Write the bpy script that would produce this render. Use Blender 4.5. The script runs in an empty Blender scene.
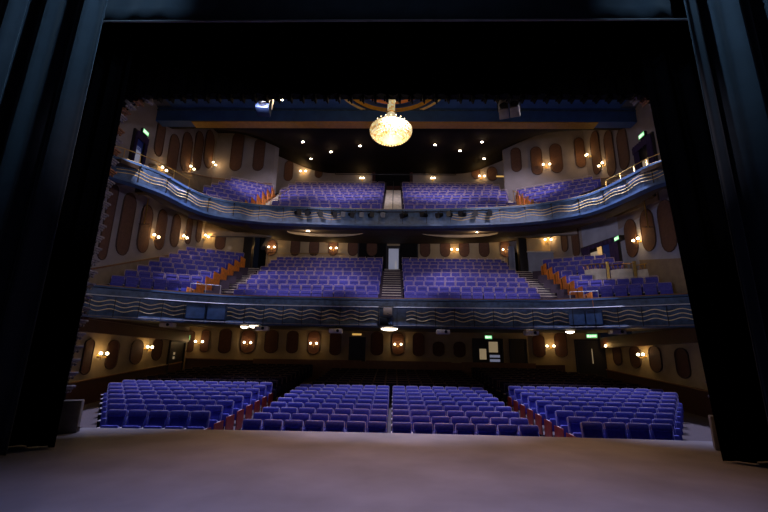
import bpy, bmesh, math, random
from math import sin, cos, pi, radians, sqrt
from mathutils import Vector, Matrix, noise
random.seed(7)
S = bpy.context.scene
C = S.collection
# ------------------------------------------------------------ camera
F = 412.0; TH = radians(14.4); PS = radians(1.5); RO = radians(1.0)
EYE = Vector((0, 0, 1.5))
fw = Vector((-sin(PS)*cos(TH), cos(PS)*cos(TH), sin(TH)))
r0 = Vector((cos(PS), sin(PS), 0)); u0 = r0.cross(fw)
rt = cos(RO)*r0 + sin(RO)*u0; up = -sin(RO)*r0 + cos(RO)*u0
cam = bpy.data.objects.new('camera', bpy.data.cameras.new('camera'))
C.objects.link(cam); S.camera = cam
M3 = Matrix((rt, up, -fw)).transposed()
cam.matrix_world = Matrix.Translation(EYE) @ M3.to_4x4()
cam.data.sensor_width = 36; cam.data.lens = 36*F/768
cam.data.clip_start = .05; cam.data.clip_end = 200
# ------------------------------------------------------------ world and lights
W = bpy.data.worlds.new('world'); S.world = W; W.use_nodes = True
W.node_tree.nodes['Background'].inputs[0].default_value = (.10, .12, .22, 1)
W.node_tree.nodes['Background'].inputs[1].default_value = .02
S.view_settings.view_transform = 'Standard'; S.view_settings.look = 'None'
S.view_settings.exposure = 0.0; S.view_settings.gamma = 1; S.view_settings.use_curve_mapping = False

def spot(loc, to, power, col, ang=60, blend=.4, rad=.15):
    l = bpy.data.lights.new('spot', 'SPOT'); l.energy = power; l.color = col
    l.spot_size = radians(ang); l.spot_blend = blend; l.shadow_soft_size = rad
    o = bpy.data.objects.new('spot', l); C.objects.link(o); o.location = loc
    o.rotation_euler = (Vector(to)-Vector(loc)).to_track_quat('-Z', 'Y').to_euler()
    return o
def point(loc, power, col, rad=.08, parent=None):
    l = bpy.data.lights.new('lamp_light', 'POINT'); l.energy = power; l.color = col; l.shadow_soft_size = rad
    o = bpy.data.objects.new('lamp_light', l); C.objects.link(o); o.location = loc
    if parent: o.parent = parent
    return o
COOL = (.62, .74, 1.0); LAV = (.86, .82, 1.0); WARM = (1.0, .56, .17)
# work lights in the fly space above the stage
spot((0, 1.0, 9.5), (0, 2.6, 0), 3500, (.33, .43, 1.0), 72, 1, .5)
spot((-2.6, 5.3, 10.6), (-7.4, 6.45, 7.4), 900, (.34, .62, 1.0), 56, 1, .12)
spot((2.2, 5.1, 10.6), (6.9, 6.2, 7.2), 900, (.34, .62, 1.0), 56, 1, .12)
spot((0, 3.8, 10.2), (0, 7.2, 9.2), 26, (.42, .66, 1.0), 110, .9, .2)
# stage floods behind the camera shining out through the proscenium at circle height
for x, tx in ((3.7, -12), (1.9, -6), (0, 0), (-1.9, 6), (-3.7, 12)):
    spot((x, -.5, 3.0), (tx, 19 if abs(tx) < 10 else 17, 7.7), 2700 if abs(tx) < 10 else 1900, (.84, .78, 1.0), 27, .5, .08)
# advance bar in the auditorium, out of sight above the black border
for x in (-9, -4.5, 0, 4.5, 9):
    spot((x, 11.2, 10.2), (x*1.08, 20.5, 6.3), 1400, (.92, .82, 1.0), 38, .5, .12)
for x, tx in ((-6, -9), (-3, -3), (3, 3), (6, 9)):
    spot((x, 11.4, 10.4), (tx, 19.0, 8.2), 60, (.45, .66, 1.0), 50, .8, .12)
# ceiling lights over the stalls, in front of the beam
for x in (-7.5, 0, 7.5):
    spot((x, 16.6, 13.5), (x*1.05, 13.9, 0), 8500, (.56, .60, 1.0), 44, .5, .1)
for x in (-7, -2.5, 2.5, 7):
    spot((x, 19.6, 13.1), (x*1.1, 23.6, 10.4), 430, (.90, .80, 1.0), 84, .7, .1)
# warm wash on the front of the stage
spot((0, 12.0, 11.0), (0.6, 8.8, 0), 2300, (1.0, .52, .24), 60, .9, .2)
for x in (-6, 0, 6):  # blue fill lamps added to brighten the front stalls seats
    spot((x, 10.3, 8.6), (x*1.05, 13.2, 0), 520, (.36, .44, 1.0), 64, .9, .2)

# ------------------------------------------------------------ materials
def srgb(r, g, b):
    f = lambda c: (c/255/12.92) if c/255 <= .04045 else ((c/255+.055)/1.055)**2.4
    return (f(r), f(g), f(b), 1)
def mat(name, col, rough=.6, metal=0, noise_amt=.15, scale=4, bump=0, sheen=0, spec=.5, col2=None):
    m = bpy.data.materials.new(name); m.use_nodes = True
    nt = m.node_tree; b = nt.nodes['Principled BSDF']
    b.inputs['Roughness'].default_value = rough; b.inputs['Metallic'].default_value = metal
    b.inputs['Specular IOR Level'].default_value = spec
    if sheen: b.inputs['Sheen Weight'].default_value = sheen
    tc = nt.nodes.new('ShaderNodeTexCoord'); n = nt.nodes.new('ShaderNodeTexNoise')
    n.inputs['Scale'].default_value = scale; n.inputs['Detail'].default_value = 4
    nt.links.new(tc.outputs['Object'], n.inputs['Vector'])
    r = nt.nodes.new('ShaderNodeValToRGB')
    c = Vector(col[:3]); a = c*(1-noise_amt); d = Vector(col2[:3]) if col2 else c*(1+noise_amt)
    r.color_ramp.elements[0].color = (*a, 1); r.color_ramp.elements[1].color = (*d, 1)
    r.color_ramp.elements[0].position = .3; r.color_ramp.elements[1].position = .7
    nt.links.new(n.outputs['Fac'], r.inputs['Fac']); nt.links.new(r.outputs['Color'], b.inputs['Base Color'])
    if bump:
        bp = nt.nodes.new('ShaderNodeBump'); bp.inputs['Strength'].default_value = bump; bp.inputs['Distance'].default_value = .02
        nt.links.new(n.outputs['Fac'], bp.inputs['Height']); nt.links.new(bp.outputs['Normal'], b.inputs['Normal'])
    return m
def emit(name, col, strength, base=(.5, .5, .5, 1)):
    m = bpy.data.materials.new(name); m.use_nodes = True
    b = m.node_tree.nodes['Principled BSDF']; b.inputs['Base Color'].default_value = base
    b.inputs['Emission Color'].default_value = (*col, 1); b.inputs['Emission Strength'].default_value = strength
    return m
M = dict(
 stage=mat('stage_boards', (.23, .205, .215), .55, noise_amt=.22, scale=.9, bump=.05),
 carpet=mat('dark_carpet', (.035, .022, .03), .95, scale=30),
 aislecarpet=mat('aisle_carpet', (.10, .075, .075), .95, scale=20),
 concrete=mat('tier_carpet', (.05, .035, .06), .9, scale=8),
 tread=mat('pale_tread', (.50, .42, .34), .8, scale=6),
 nosing=mat('tread_nosing', (.75, .68, .55), .5, scale=6),
 wall=mat('cream_plaster', (.27, .24, .24), .8, scale=1.5, noise_amt=.12),
 wallwarm=mat('ochre_plaster', (.40, .31, .18), .8, scale=1.5, noise_amt=.15),
 dado=mat('beige_dado', (.26, .20, .14), .7, scale=3),
 darkdado=mat('red_brown_dado', (.06, .018, .012), .5, scale=3),
 woodrail=mat('wood_rail', (.20, .085, .035), .4, scale=5),
 brown=mat('brown_panel_fabric', (.115, .055, .035), .9, scale=9, bump=.2),
 dbrown=mat('brown_panel_edge', (.07, .035, .022), .8, scale=9),
 blackdrape=mat('black_drape', (.0012, .0012, .0015), 1, scale=5, spec=0),
 bluedrape=mat('blue_black_drape', (.024, .032, .040), .8, scale=3, sheen=.25, spec=.2),
 black=mat('black_paint', (.004, .004, .005), .7, scale=5, spec=.15),
 blackmetal=mat('black_metal', (.012, .012, .014), .4, .3, scale=8),
 darkceil=mat('dark_ceiling', (.009, .006, .004), .85, spec=.1, scale=1.2, noise_amt=.3),
 soffit=mat('brown_soffit', (.05, .028, .015), .8, scale=1.5, noise_amt=.3),
 blue=mat('blue_fascia_paint', (.035, .08, .17), .5, scale=4, noise_amt=.3, bump=.15),
 blueface=mat('slate_fascia_paint', (.042, .078, .15), .5, scale=5, noise_amt=.5, bump=.3),
 navy=mat('navy_paint', (.018, .04, .11), .5, scale=2),
 ceilblue=mat('blue_ceiling_paint', (.035, .10, .30), .7, scale=1.5, noise_amt=.2),
 ceilgrey=mat('grey_ceiling_paint', (.16, .15, .17), .8, scale=1.5),
 gold=mat('gold_paint', (.50, .25, .015), .5, 0, scale=6),
 brightgold=mat('bright_gold_line', (.95, .78, .42), .6, .0, scale=6),
 palegold=mat('pale_gold_line', (.74, .52, .18), .75, .0, scale=6),
 brass=mat('brass', (.60, .38, .10), .3, .9, scale=6),
 seatblue=mat('blue_velvet', (.085, .08, .43), .8, scale=14, noise_amt=.18, sheen=.35, spec=.2),
 seatlow=mat('blue_velvet_cushion', (.06, .06, .40), .8, scale=14, noise_amt=.18, sheen=.3, spec=.2),
 seatpipe=mat('seat_piping', (.50, .38, .46), .7, scale=10),
 arm=mat('pale_arm_pad', (.50, .44, .44), .45, scale=10),
 shadeseat=mat('shaded_seat_cloth', (.012, .008, .022), .9, scale=12, spec=.1),  # rear stalls: shade under the circle put into the cloth colour
 rimlight=mat('seat_rim_light', (.10, .05, .03), .5, scale=12),  # brown colour stands in for warm lamp light on the seat rims
 brownred=mat('red_brown_panel_fabric', (.085, .03, .016), .8, scale=9, bump=.2),
 orange=mat('orange_wood', (.78, .24, .03), .45, scale=7, noise_amt=.25),
 redwood=mat('red_wood', (.18, .012, .008), .45, scale=7, noise_amt=.35),
 ornament=mat('silvered_ornament', (.20, .18, .19), .35, .3, scale=9, noise_amt=.3),
 copper=mat('copper_ornament', (.26, .12, .06), .35, .5, scale=9, noise_amt=.3),
 grey=mat('grey_speaker', (.24, .22, .21), .6, scale=6),
 white=mat('white_paint', (.62, .62, .60), .5, scale=6),
 parapet=mat('pale_box_front', (.66, .60, .50), .6, scale=5),
 slatelit=mat('blue_grey_with_blue_light', (.32, .35, .47), .8, scale=1.5),  # right dress circle walls: blue light put into the colour
 doordark=mat('dark_door', (.012, .010, .012), .5, scale=6),
 curtainpurple=mat('purple_door_drape', (.03, .015, .06), .9, scale=6),
 curtainblue=mat('blue_door_drape', (.03, .06, .30), .9, scale=6),
 bulb=emit('lit_globe', (1.0, .80, .48), 9),
 bulbw=emit('lit_white_lamp', (1.0, .86, .66), 22),
 dome=emit('lit_oval_dome', (1.0, .84, .66), 7),
 exitg=emit('exit_green', (.22, .85, .30), .9),
 exitw=emit('exit_white', (.85, 1.0, .80), 1.6),
 room=emit('lit_room_beyond', (.50, .55, .80), .22),
 roomwarm=emit('lit_warm_room_beyond', (1.0, .75, .42), .2),
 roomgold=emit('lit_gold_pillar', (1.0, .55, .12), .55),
)
def crystal():
    m = bpy.data.materials.new('lit_crystal'); m.use_nodes = True; nt = m.node_tree
    b = nt.nodes['Principled BSDF']; b.inputs['Roughness'].default_value = .1
    tc = nt.nodes.new('ShaderNodeTexCoord'); v = nt.nodes.new('ShaderNodeTexVoronoi'); v.inputs['Scale'].default_value = 11
    nt.links.new(tc.outputs['Object'], v.inputs['Vector'])
    r = nt.nodes.new('ShaderNodeValToRGB')
    e = r.color_ramp.elements; e[0].color = (.70, .42, .12, 1); e[0].position = .15; e[1].color = (1.0, .92, .62, 1); e[1].position = .75
    x = r.color_ramp.elements.new(.45); x.color = (1.0, .80, .42, 1)
    nt.links.new(v.outputs['Color'], r.inputs['Fac']); nt.links.new(r.outputs['Color'], b.inputs['Emission Color'])
    nt.links.new(r.outputs['Color'], b.inputs['Base Color'])
    b.inputs['Emission Strength'].default_value = .42
    return m
M['crystal'] = crystal()
M['crystalw'] = emit('lit_inner_crystal', (1.0, .84, .52), .5)

# ------------------------------------------------------------ mesh helpers
class MB:
    def __init__(s): s.v = []; s.f = []; s.m = []; s.mi = 0
    def add(s, vs, fs):
        o = len(s.v); s.v += [tuple(v) for v in vs]; s.f += [tuple(i+o for i in f) for f in fs]; s.m += [s.mi]*len(fs)
    def box(s, x0, x1, y0, y1, z0, z1, T=None):
        vs = [Vector((x, y, z)) for z in (z0, z1) for y in (y0, y1) for x in (x0, x1)]
        if T: vs = [T @ v for v in vs]
        s.add(vs, [(0,2,3,1),(4,5,7,6),(0,1,5,4),(2,6,7,3),(0,4,6,2),(1,3,7,5)])
    def rbox(s, x0, x1, y0, y1, z0, z1, r=.02, T=None, seg=2):
        bm = bmesh.new(); bmesh.ops.create_cube(bm, size=1)
        for v in bm.verts: v.co = Vector(((x0+x1)/2+v.co.x*(x1-x0), (y0+y1)/2+v.co.y*(y1-y0), (z0+z1)/2+v.co.z*(z1-z0)))
        bmesh.ops.bevel(bm, geom=bm.edges[:], offset=r, segments=seg, affect='EDGES', profile=.5)
        bm.verts.index_update()
        vs = [(T @ v.co) if T else v.co.copy() for v in bm.verts]
        s.add(vs, [tuple(v.index for v in f.verts) for f in bm.faces]); bm.free()
    def tube(s, pts, r, n=8, closed=False, cap=True):
        pts = [Vector(p) for p in pts]; N = len(pts); vs = []; fs = []
        for i, p in enumerate(pts):
            a = pts[i-1] if (i > 0 or closed) else p; b = pts[(i+1) % N] if (i < N-1 or closed) else p
            d = (b-a).normalized(); h = Vector((0, 0, 1)) if abs(d.z) < .9 else Vector((0, 1, 0))
            e1 = d.cross(h).normalized(); e2 = e1.cross(d); rr = r[i] if isinstance(r, (list, tuple)) else r
            vs += [p+rr*(cos(2*pi*k/n)*e1+sin(2*pi*k/n)*e2) for k in range(n)]
        for i in range(N if closed else N-1):
            j = (i+1) % N
            fs += [(i*n+k, i*n+(k+1) % n, j*n+(k+1) % n, j*n+k) for k in range(n)]
        if cap and not closed: fs += [tuple(range(n))[::-1], tuple((N-1)*n+k for k in range(n))]
        s.add(vs, fs)
    def lathe(s, prof, c=(0, 0, 0), n=24, T=None):
        vs = []; fs = []; c = Vector(c)
        for r, z in prof:
            vs += [c+Vector((r*cos(2*pi*k/n), r*sin(2*pi*k/n), z)) for k in range(n)]
        if T: vs = [T @ v for v in vs]
        for i in range(len(prof)-1):
            fs += [(i*n+k, i*n+(k+1) % n, (i+1)*n+(k+1) % n, (i+1)*n+k) for k in range(n)]
        fs += [tuple(range(n))[::-1], tuple((len(prof)-1)*n+k for k in range(n))]
        s.add(vs, fs)
    def ball(s, c, r, n=10, sz=1, T=None):
        s.lathe([(max(.001, r*sin(pi*i/n)), -r*sz*cos(pi*i/n)) for i in range(n+1)], c, n+2, T)
    def prism(s, poly, d0, d1, T=None):
        """poly of (x,z) in the local XZ plane, thickness along Y from d0 to d1"""
        n = len(poly); vs = [Vector((x, d0, z)) for x, z in poly]+[Vector((x, d1, z)) for x, z in poly]
        if T: vs = [T @ v for v in vs]
        s.add(vs, [tuple(range(n)), tuple(range(2*n-1, n-1, -1))]+[(i, i+n, (i+1) % n+n, (i+1) % n) for i in range(n)])
    def sweep(s, frames, prof, close=True):
        """frames: (pos2d, normal2d); prof: list of (offset along normal, z)"""
        n = len(prof); vs = []; fs = []
        for p, nn in frames: vs += [Vector((p[0]+nn[0]*o, p[1]+nn[1]*o, z)) for o, z in prof]
        for i in range(len(frames)-1):
            for k in range(n if close else n-1):
                fs.append((i*n+k, i*n+(k+1) % n, (i+1)*n+(k+1) % n, (i+1)*n+k))
        if close: fs += [tuple(range(n)), tuple((len(frames)-1)*n+k for k in range(n))[::-1]]
        s.add(vs, fs)
    def mesh(s, name, mats, smooth=False):
        me = bpy.data.meshes.new(name); me.from_pydata([tuple(v) for v in s.v], [], s.f)
        mats = mats if isinstance(mats, (list, tuple)) else [mats]
        for m in mats: me.materials.append(m)
        if len(mats) > 1: me.polygons.foreach_set('material_index', s.m)
        bm = bmesh.new(); bm.from_mesh(me); bmesh.ops.recalc_face_normals(bm, faces=bm.faces[:]); bm.to_mesh(me); bm.free()
        if smooth:
            me.polygons.foreach_set('use_smooth', [True]*len(me.polygons))
            me.set_sharp_from_angle(angle=radians(40))
        return me
    def build(s, name, m, parent=None, smooth=True, T=None):
        o = bpy.data.objects.new(name, s.mesh(name, m, smooth)); C.objects.link(o)
        if parent: o.parent = parent
        if T: o.matrix_world = T
        return o
def tag(o, label=None, cat=None, group=None, kind=None):
    if label: o['label'] = label
    if cat: o['category'] = cat
    if group: o['group'] = group
    if kind: o['kind'] = kind
    return o
def thing(name, label, cat, T=None, group=None):
    o = bpy.data.objects.new(name, None); C.objects.link(o); o.empty_display_size = .2
    if T is not None: o.matrix_world = T
    return tag(o, label, cat, group)
def struct(name, b, m, label=None): 
    o = b.build(name, m); o['kind'] = 'structure'
    if label: o['label'] = label
    return o
CH = {}
def children(o): return CH.get(o.name) or [c for c in bpy.data.objects if c.parent == o]
def copy_tree(o, T, label=None, group=None, kids=None):
    c = o.copy(); C.objects.link(c); c.matrix_world = T
    if label: c['label'] = label
    if group: c['group'] = group
    for ch, gs in (kids if kids is not None else []):
        d = ch.copy(); C.objects.link(d); d.parent = c
        for g in gs: e = g.copy(); C.objects.link(e); e.parent = d
    return c
def kidlist(o):
    ks = [c for c in bpy.data.objects if c.parent == o]
    return [(k, [g for g in bpy.data.objects if g.parent == k]) for k in ks]
def TR(x, y, z, rz=0): return Matrix.Translation((x, y, z)) @ Matrix.Rotation(rz, 4, 'Z')
def at(px, py, X=None, Y=None, Z=None):
    d = fw+rt*(px-384)/F-up*(py-256)/F
    t = Y/d.y if Y is not None else ((Z-1.5)/d.z if Z is not None else X/d.x)
    return EYE+d*t
ORD = ['first', 'second', 'third', 'fourth', 'fifth', 'sixth', 'seventh', 'eighth', 'ninth', 'tenth', 'eleventh', 'twelfth', 'thirteenth', 'fourteenth', 'fifteenth', 'sixteenth', 'seventeenth', 'eighteenth', 'nineteenth', 'twentieth', 'twenty-first', 'twenty-second', 'twenty-third', 'twenty-fourth']
def curve2d(ctrl, n=14):
    P = [Vector(p) for p in ctrl]; P = [2*P[0]-P[1]]+P+[2*P[-1]-P[-2]]; out = []
    for i in range(1, len(P)-2):
        for k in range(n):
            t = k/n; a, b, c, d = P[i-1:i+3]
            out.append(.5*((2*b)+(-a+c)*t+(2*a-5*b+4*c-d)*t*t+(-a+3*b-3*c+d)*t**3))
    out.append(P[-2]); return out
def frames_of(pts, flip=1):
    fr = []
    for i, p in enumerate(pts):
        a = pts[max(0, i-1)]; b = pts[min(len(pts)-1, i+1)]; d = (b-a).normalized()
        fr.append((p, Vector((d.y, -d.x))*flip))
    return fr
def wallT(p0, p1):
    """local x along the wall from p0 to p1, local -y towards the room"""
    p0 = Vector(p0); p1 = Vector(p1); d = (p1-p0).normalized()
    return Matrix(((d.x, -d.y, 0, p0.x), (d.y, d.x, 0, p0.y), (0, 0, 1, 0), (0, 0, 0, 1)))
def hit(p0, p1, px, py):
    """where the sight line through (px,py) meets the vertical wall p0-p1: (distance along, height)"""
    p0 = Vector(p0); p1 = Vector(p1); dd = (p1-p0).normalized(); n = Vector((-dd.y, dd.x))
    d = fw+rt*(px-384)/F-up*(py-256)/F
    t = n.dot(p0)/(n.x*d.x+n.y*d.y); q = EYE+d*t
    return (Vector((q.x, q.y))-p0).dot(dd), q.z

# ------------------------------------------------------------ setting
b = MB(); b.sweep([((x, 9.66-.004*x*x+(.0 if x < 0 else .0)), (0, 1)) for x in [i*.5 for i in range(-15, 16)]], [(0, 0), (0, -.05), (-14, -.05), (-14, 0)])
struct('floor', b, M['stage'], 'worn grey stage floor')
b = MB(); b.sweep([((x, 9.66-.004*x*x), (0, 1)) for x in [i*.5 for i in range(-15, 16)]], [(-.02, -.05), (-.02, -1.3), (-.3, -1.3), (-.3, -.05)])
struct('trim_1', b, M['black'], 'front edge of the stage')
# stalls floor, gently raked
def zs(Y): return -.95+max(0, Y-10.9)*.083
b = MB(); ys = [9.3, 10.9, 27.6]
vs = [(x, y, zs(y)) for y in ys for x in (-12.4, 12.4)]+[(x, y, zs(y)-.3) for y in ys for x in (-12.4, 12.4)]
b.add(vs, [(0,1,3,2),(2,3,5,4),(6,8,9,7),(8,10,11,9),(0,6,7,1),(4,5,11,10),(0,2,8,6),(2,4,10,8),(1,7,9,3),(3,9,11,5)])
struct('floor', b, M['aislecarpet'], 'raked carpeted stalls floor')
for x0, x1 in ((-12.2, -4.45), (4.25, 12.2)):
    b = MB(); vs = []
    for dz in (-.1, .17):
        for y in (9.95, 10.9, 26.2):
            for x in (x0, x1): vs.append((x, y, zs(y)+dz))
    b.add(vs, [(0,1,3,2),(2,3,5,4),(6,8,9,7),(8,10,11,9),(0,6,7,1),(4,5,11,10),(0,2,8,6),(2,4,10,8),(1,7,9,3),(3,9,11,5)])
    struct('floor', b, M['aislecarpet'], 'raised side floor of the stalls')
# side walls
WL0, WL1 = (-12, 10), (-12, 24.6)
WR0, WR1 = (11.7, 24), (11.7, 10)     # order chosen so that local -y faces the room
def wallslab(name, p0, p1, z0, z1, m, label, th=.25):
    b = MB(); L = (Vector(p1)-Vector(p0)).length; b.box(0, L, 0, th, z0, z1)
    o = b.build(name, m, T=wallT(p0, p1)); tag(o, label, kind='structure'); return o
wallslab('wall_left', WL0, WL1, -1.3, 3.0, M['wallwarm'], 'left wall of the stalls')
wallslab('wall_left', WL0, WL1, 3.0, 17.5, M['wall'], 'left wall of the circles')
wallslab('wall_right', (11.7, 23.6), WR1, -1.3, 3.0, M['wallwarm'], 'right wall of the stalls')
wallslab('wall_right', (11.7, 20.8), WR1, 3.0, 8.4, M['slatelit'], 'right wall of the dress circle')
wallslab('wall_right', (11.7, 23.3), WR1, 8.4, 17.5, M['wall'], 'right wall of the upper circle')
# walls behind the stalls
SB = [(-12, 24.3), (-8, 25.9), (8.2, 25.9), (11.7, 24.0)]
for i in range(len(SB)-1):
    wallslab('wall_back', SB[i], SB[i+1], -1.3, 4.0, M['wallwarm'], 'wall behind the stalls')
# dress circle walls
wallslab('wall_back', (-12, 24.6), (-9.6, 25.3), 3.5, 11.5, M['wallwarm'], 'wall behind the left wing of the dress circle')
wallslab('wall_back', (-8.75, 27), (7.6, 27), 3.5, 11.5, M['wallwarm'], 'wall behind the dress circle')
wallslab('wall_back', (-9.8, 28.6), (9.6, 28.6), 3.5, 11.5, M['black'], 'dark corridor behind the dress circle')
wallslab('wall_back', (8.6, 26.0), (10.1, 26.0), 3.5, 11.5, M['wallwarm'], 'wall of the right alcove')
wallslab('wall_right', (10.1, 26.0), (10.9, 23.2), 3.5, 9.5, M['wall'], 'slanting wall of the right alcove')
wallslab('wall_right', (10.9, 23.2), (11.7, 20.8), 3.5, 9.5, M['slatelit'], 'slanting wall with the draped doorway')
# upper circle walls
wallslab('wall_back', (-12, 24.6), (-8.0, 24.6), 9, 18, M['wall'], 'wall behind the left wing of the upper circle')
wallslab('wall_back', (-9.4, 27.6), (-.1, 27.6), 9, 18, M['wall'], 'wall behind the upper circle, left half')
wallslab('wall_back', (-.1, 27.6), (9.0, 27.6), 9, 18, M['wall'], 'wall behind the upper circle, right half')
wallslab('wall_back', (6.9, 24.2), (11.7, 23.3), 9, 18, M['wall'], 'wall behind the right wing of the upper circle')
wallslab('wall_left', (-9.4, 27.6), (-8.0, 24.6), 9, 18, M['wall'], 'return wall at the left of the upper circle')
# proscenium wall: black on the stage side
PX0, PX1, PZ = -7.62, 7.3, 8.52
b = MB()
arch = [(PX0, -1.2)]
for k in range(9):
    a = pi-k*pi/16; arch.append((PX0+1.0+1.0*cos(a), PZ-.75+.75*sin(a)))
for k in range(9):
    a = pi/2-k*pi/16; arch.append((PX1-1.0+1.0*cos(a), PZ-.75+.75*sin(a)))
arch.append((PX1, -1.2))
outer = [(-14, -1.2)]+[(-14+28*k/18, 15) for k in range(18)]+[(14, 15), (14, -1.2)]
# quads between opening and outer boundary
n = len(arch); oo = []
for i, (x, z) in enumerate(arch):
    if i == 0: oo.append((-14, -1.2))
    elif i == n-1: oo.append((14, -1.2))
    elif x < PX0+.2: oo.append((-14, z))
    elif x > PX1-.2: oo.append((14, z))
    else: oo.append((x*1.0, 15))
oo[1] = (-14, arch[1][1])
for i in range(n-1):
    b.prism([arch[i], arch[i+1], oo[i+1], oo[i]], 9.55, 9.95)
b.prism([(-14, 12), (-14, 15), (-5, 15)], 9.55, 9.95); b.prism([(14, 12), (14, 15), (5, 15)], 9.55, 9.95)
b.box(-14, PX0-.01, 9.6, 9.9, 6, 15); b.box(PX1+.01, 14, 9.6, 9.9, 6, 15)
struct('wall_front', b, M['black'], 'black stage side of the proscenium wall')
# ceilings
b = MB(); b.box(-12.3, 12.3, 9.9, 18.4, 13.75, 13.95)
struct('ceiling', b, M['ceilgrey'], 'flat grey auditorium ceiling')
b = MB(); b.box(-11.2, 10.9, 16.9, 17.9, 13.66, 13.76)
struct('ceiling', b, M['ceilblue'], 'blue painted band of the ceiling')
b = MB(); b.box(-12.0, 11.7, 18.0, 18.55, 12.98, 13.9)
struct('trim_2', b, M['ceilblue'], 'deep blue beam across the auditorium ceiling')
b = MB(); b.box(-12.0, 11.7, 17.9, 18.02, 13.72, 13.8); b.box(-12, 11.7, 17.95, 18.0, 13.55, 13.6)
struct('trim_3', b, M['blueface'], 'pale moulding along the top of the blue beam')
b = MB(); b.box(-10.2, 9.85, 18.02, 18.57, 12.93, 13.0)
struct('trim_4', b, M['gold'], 'gold edge under the blue beam')
# dark vaulted ceiling over the upper circle
def zc(x, y):
    ax = abs(x+.15); t = max(0, (y-19.2)/8.4)
    e = max(0, min(1, (ax-4.5)/6.5)); e = e*e*(3-2*e)
    return 13.25+t*1.55+e*min(1, t*1.9)*2.0
b = MB(); nx, ny = 40, 20
for side in (0, 1):
    vs = [(-12.3+24.6*i/nx, 18.5+9.65*j/ny, zc(-12.3+24.6*i/nx, 18.5+9.65*j/ny)+side*.15) for j in range(ny+1) for i in range(nx+1)]
    b.add(vs, [(j*(nx+1)+i, j*(nx+1)+i+1, (j+1)*(nx+1)+i+1, (j+1)*(nx+1)+i) for j in range(ny) for i in range(nx)])
struct('ceiling', b, M['darkceil'], 'dark brown vaulted ceiling over the upper circle')

# ------------------------------------------------------------ balcony fronts
UC = [(-11.0, 13.0), (-10.55, 13.5), (-9.98, 14.1), (-9.38, 15.1), (-8.98, 16.6), (-8.35, 17.62), (-6.6, 18.43), (-4.6, 18.7), (-.15, 18.95), (4.2, 18.62), (6.5, 18.1), (8.1, 17.2), (8.72, 16.3), (9.1, 15.1), (9.4, 14.1), (10.1, 13.2), (10.6, 12.8)]
DC = [(-11.95, 15.2), (-11.2, 15.75), (-9.05, 17.0), (-7.9, 17.5), (-6.7, 17.82), (-3.5, 18.02), (0, 18.08), (3.5, 18.0), (6.6, 17.78), (7.8, 17.45), (8.85, 16.98), (10.8, 16.05), (11.65, 15.7)]
uc = curve2d(UC); dc = curve2d(DC)
ucf = frames_of(uc); dcf = frames_of(dc)      # normals towards the stage
def arc(pts):
    s = [0]
    for i in range(1, len(pts)): s.append(s[-1]+(pts[i]-pts[i-1]).length)
    return s
def at_s(fr, ss, s):
    for i in range(1, len(ss)):
        if ss[i] >= s:
            t = (s-ss[i-1])/max(1e-6, ss[i]-ss[i-1])
            return fr[i-1][0].lerp(fr[i][0], t), fr[i-1][1].lerp(fr[i][1], t).normalized()
    return fr[-1]
def s_at_x(pts, ss, x):
    for i in range(1, len(pts)):
        if pts[i].x >= x: return ss[i-1]+(ss[i]-ss[i-1])*(x-pts[i-1].x)/max(1e-6, pts[i].x-pts[i-1].x)
    return ss[-1]
def wave(fr, ss, s0, s1, z, off, amp, lam, r, parent, m, ph=0):
    b = MB(); n = max(4, int((s1-s0)/.07)); pts = []
    for i in range(n+1):
        s = s0+(s1-s0)*i/n; p, nn = at_s(fr, ss, s); q = p+nn*off
        pts.append((q.x, q.y, z+amp*sin(2*pi*s/lam+ph)))
    b.tube(pts, r, 5); return b.build('wave_moulding', m, parent)
us, ds = arc(uc), arc(dc)
# upper circle front
UF = thing('balcony_front', 'blue curved upper circle front with gold wavy lines, sweeping down from both sides', 'balcony front')
b = MB(); b.sweep(ucf, [(0, 8.66), (.05, 8.60), (.06, 8.05), (.02, 7.86), (-.25, 7.84), (-.22, 8.2), (-.22, 8.66)]); b.build('fascia', M['blueface'], UF)
b = MB(); b.sweep(ucf, [(.09, 8.70), (.09, 8.60), (-.30, 8.60), (-.30, 8.70)]); b.build('top_ledge', M['blue'], UF)
b = MB(); b.sweep(ucf, [(.03, 8.735), (.03, 8.70), (-.05, 8.70), (-.05, 8.735)]); b.build('edge_moulding', M['palegold'], UF)
b = MB(); b.sweep(ucf, [(.10, 7.93), (.10, 7.83), (-.2, 7.80), (-.2, 7.93)]); b.build('base_moulding', M['blue'], UF)
sa, sb = s_at_x(uc, us, -2.6), s_at_x(uc, us, 2.7)
for s0, s1 in ((1.0, sa), (sb, us[-1]-1.0)):
    for k in range(3):
        wave(ucf, us, s0, s1, 8.14+.13*k, .075, .045, 1.25, .013, UF, M['palegold'])
for k in range(24):
    s = us[-1]*(k+.5)/24; p, nn = at_s(ucf, us, s)
    if 1.2 < s < us[-1]-1.2:
        b = MB(); T = Matrix(((nn.y*-1, nn.x, 0, p.x), (nn.x, nn.y, 0, p.y), (0, 0, 1, 0), (0, 0, 0, 1)))
        b.box(-.015, .015, .05, .085, 7.95, 8.6, T); b.box(-.03, .03, .05, .20, 8.52, 8.58, T); b.build('panel_bracket', M['blackmetal'], UF)
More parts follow.
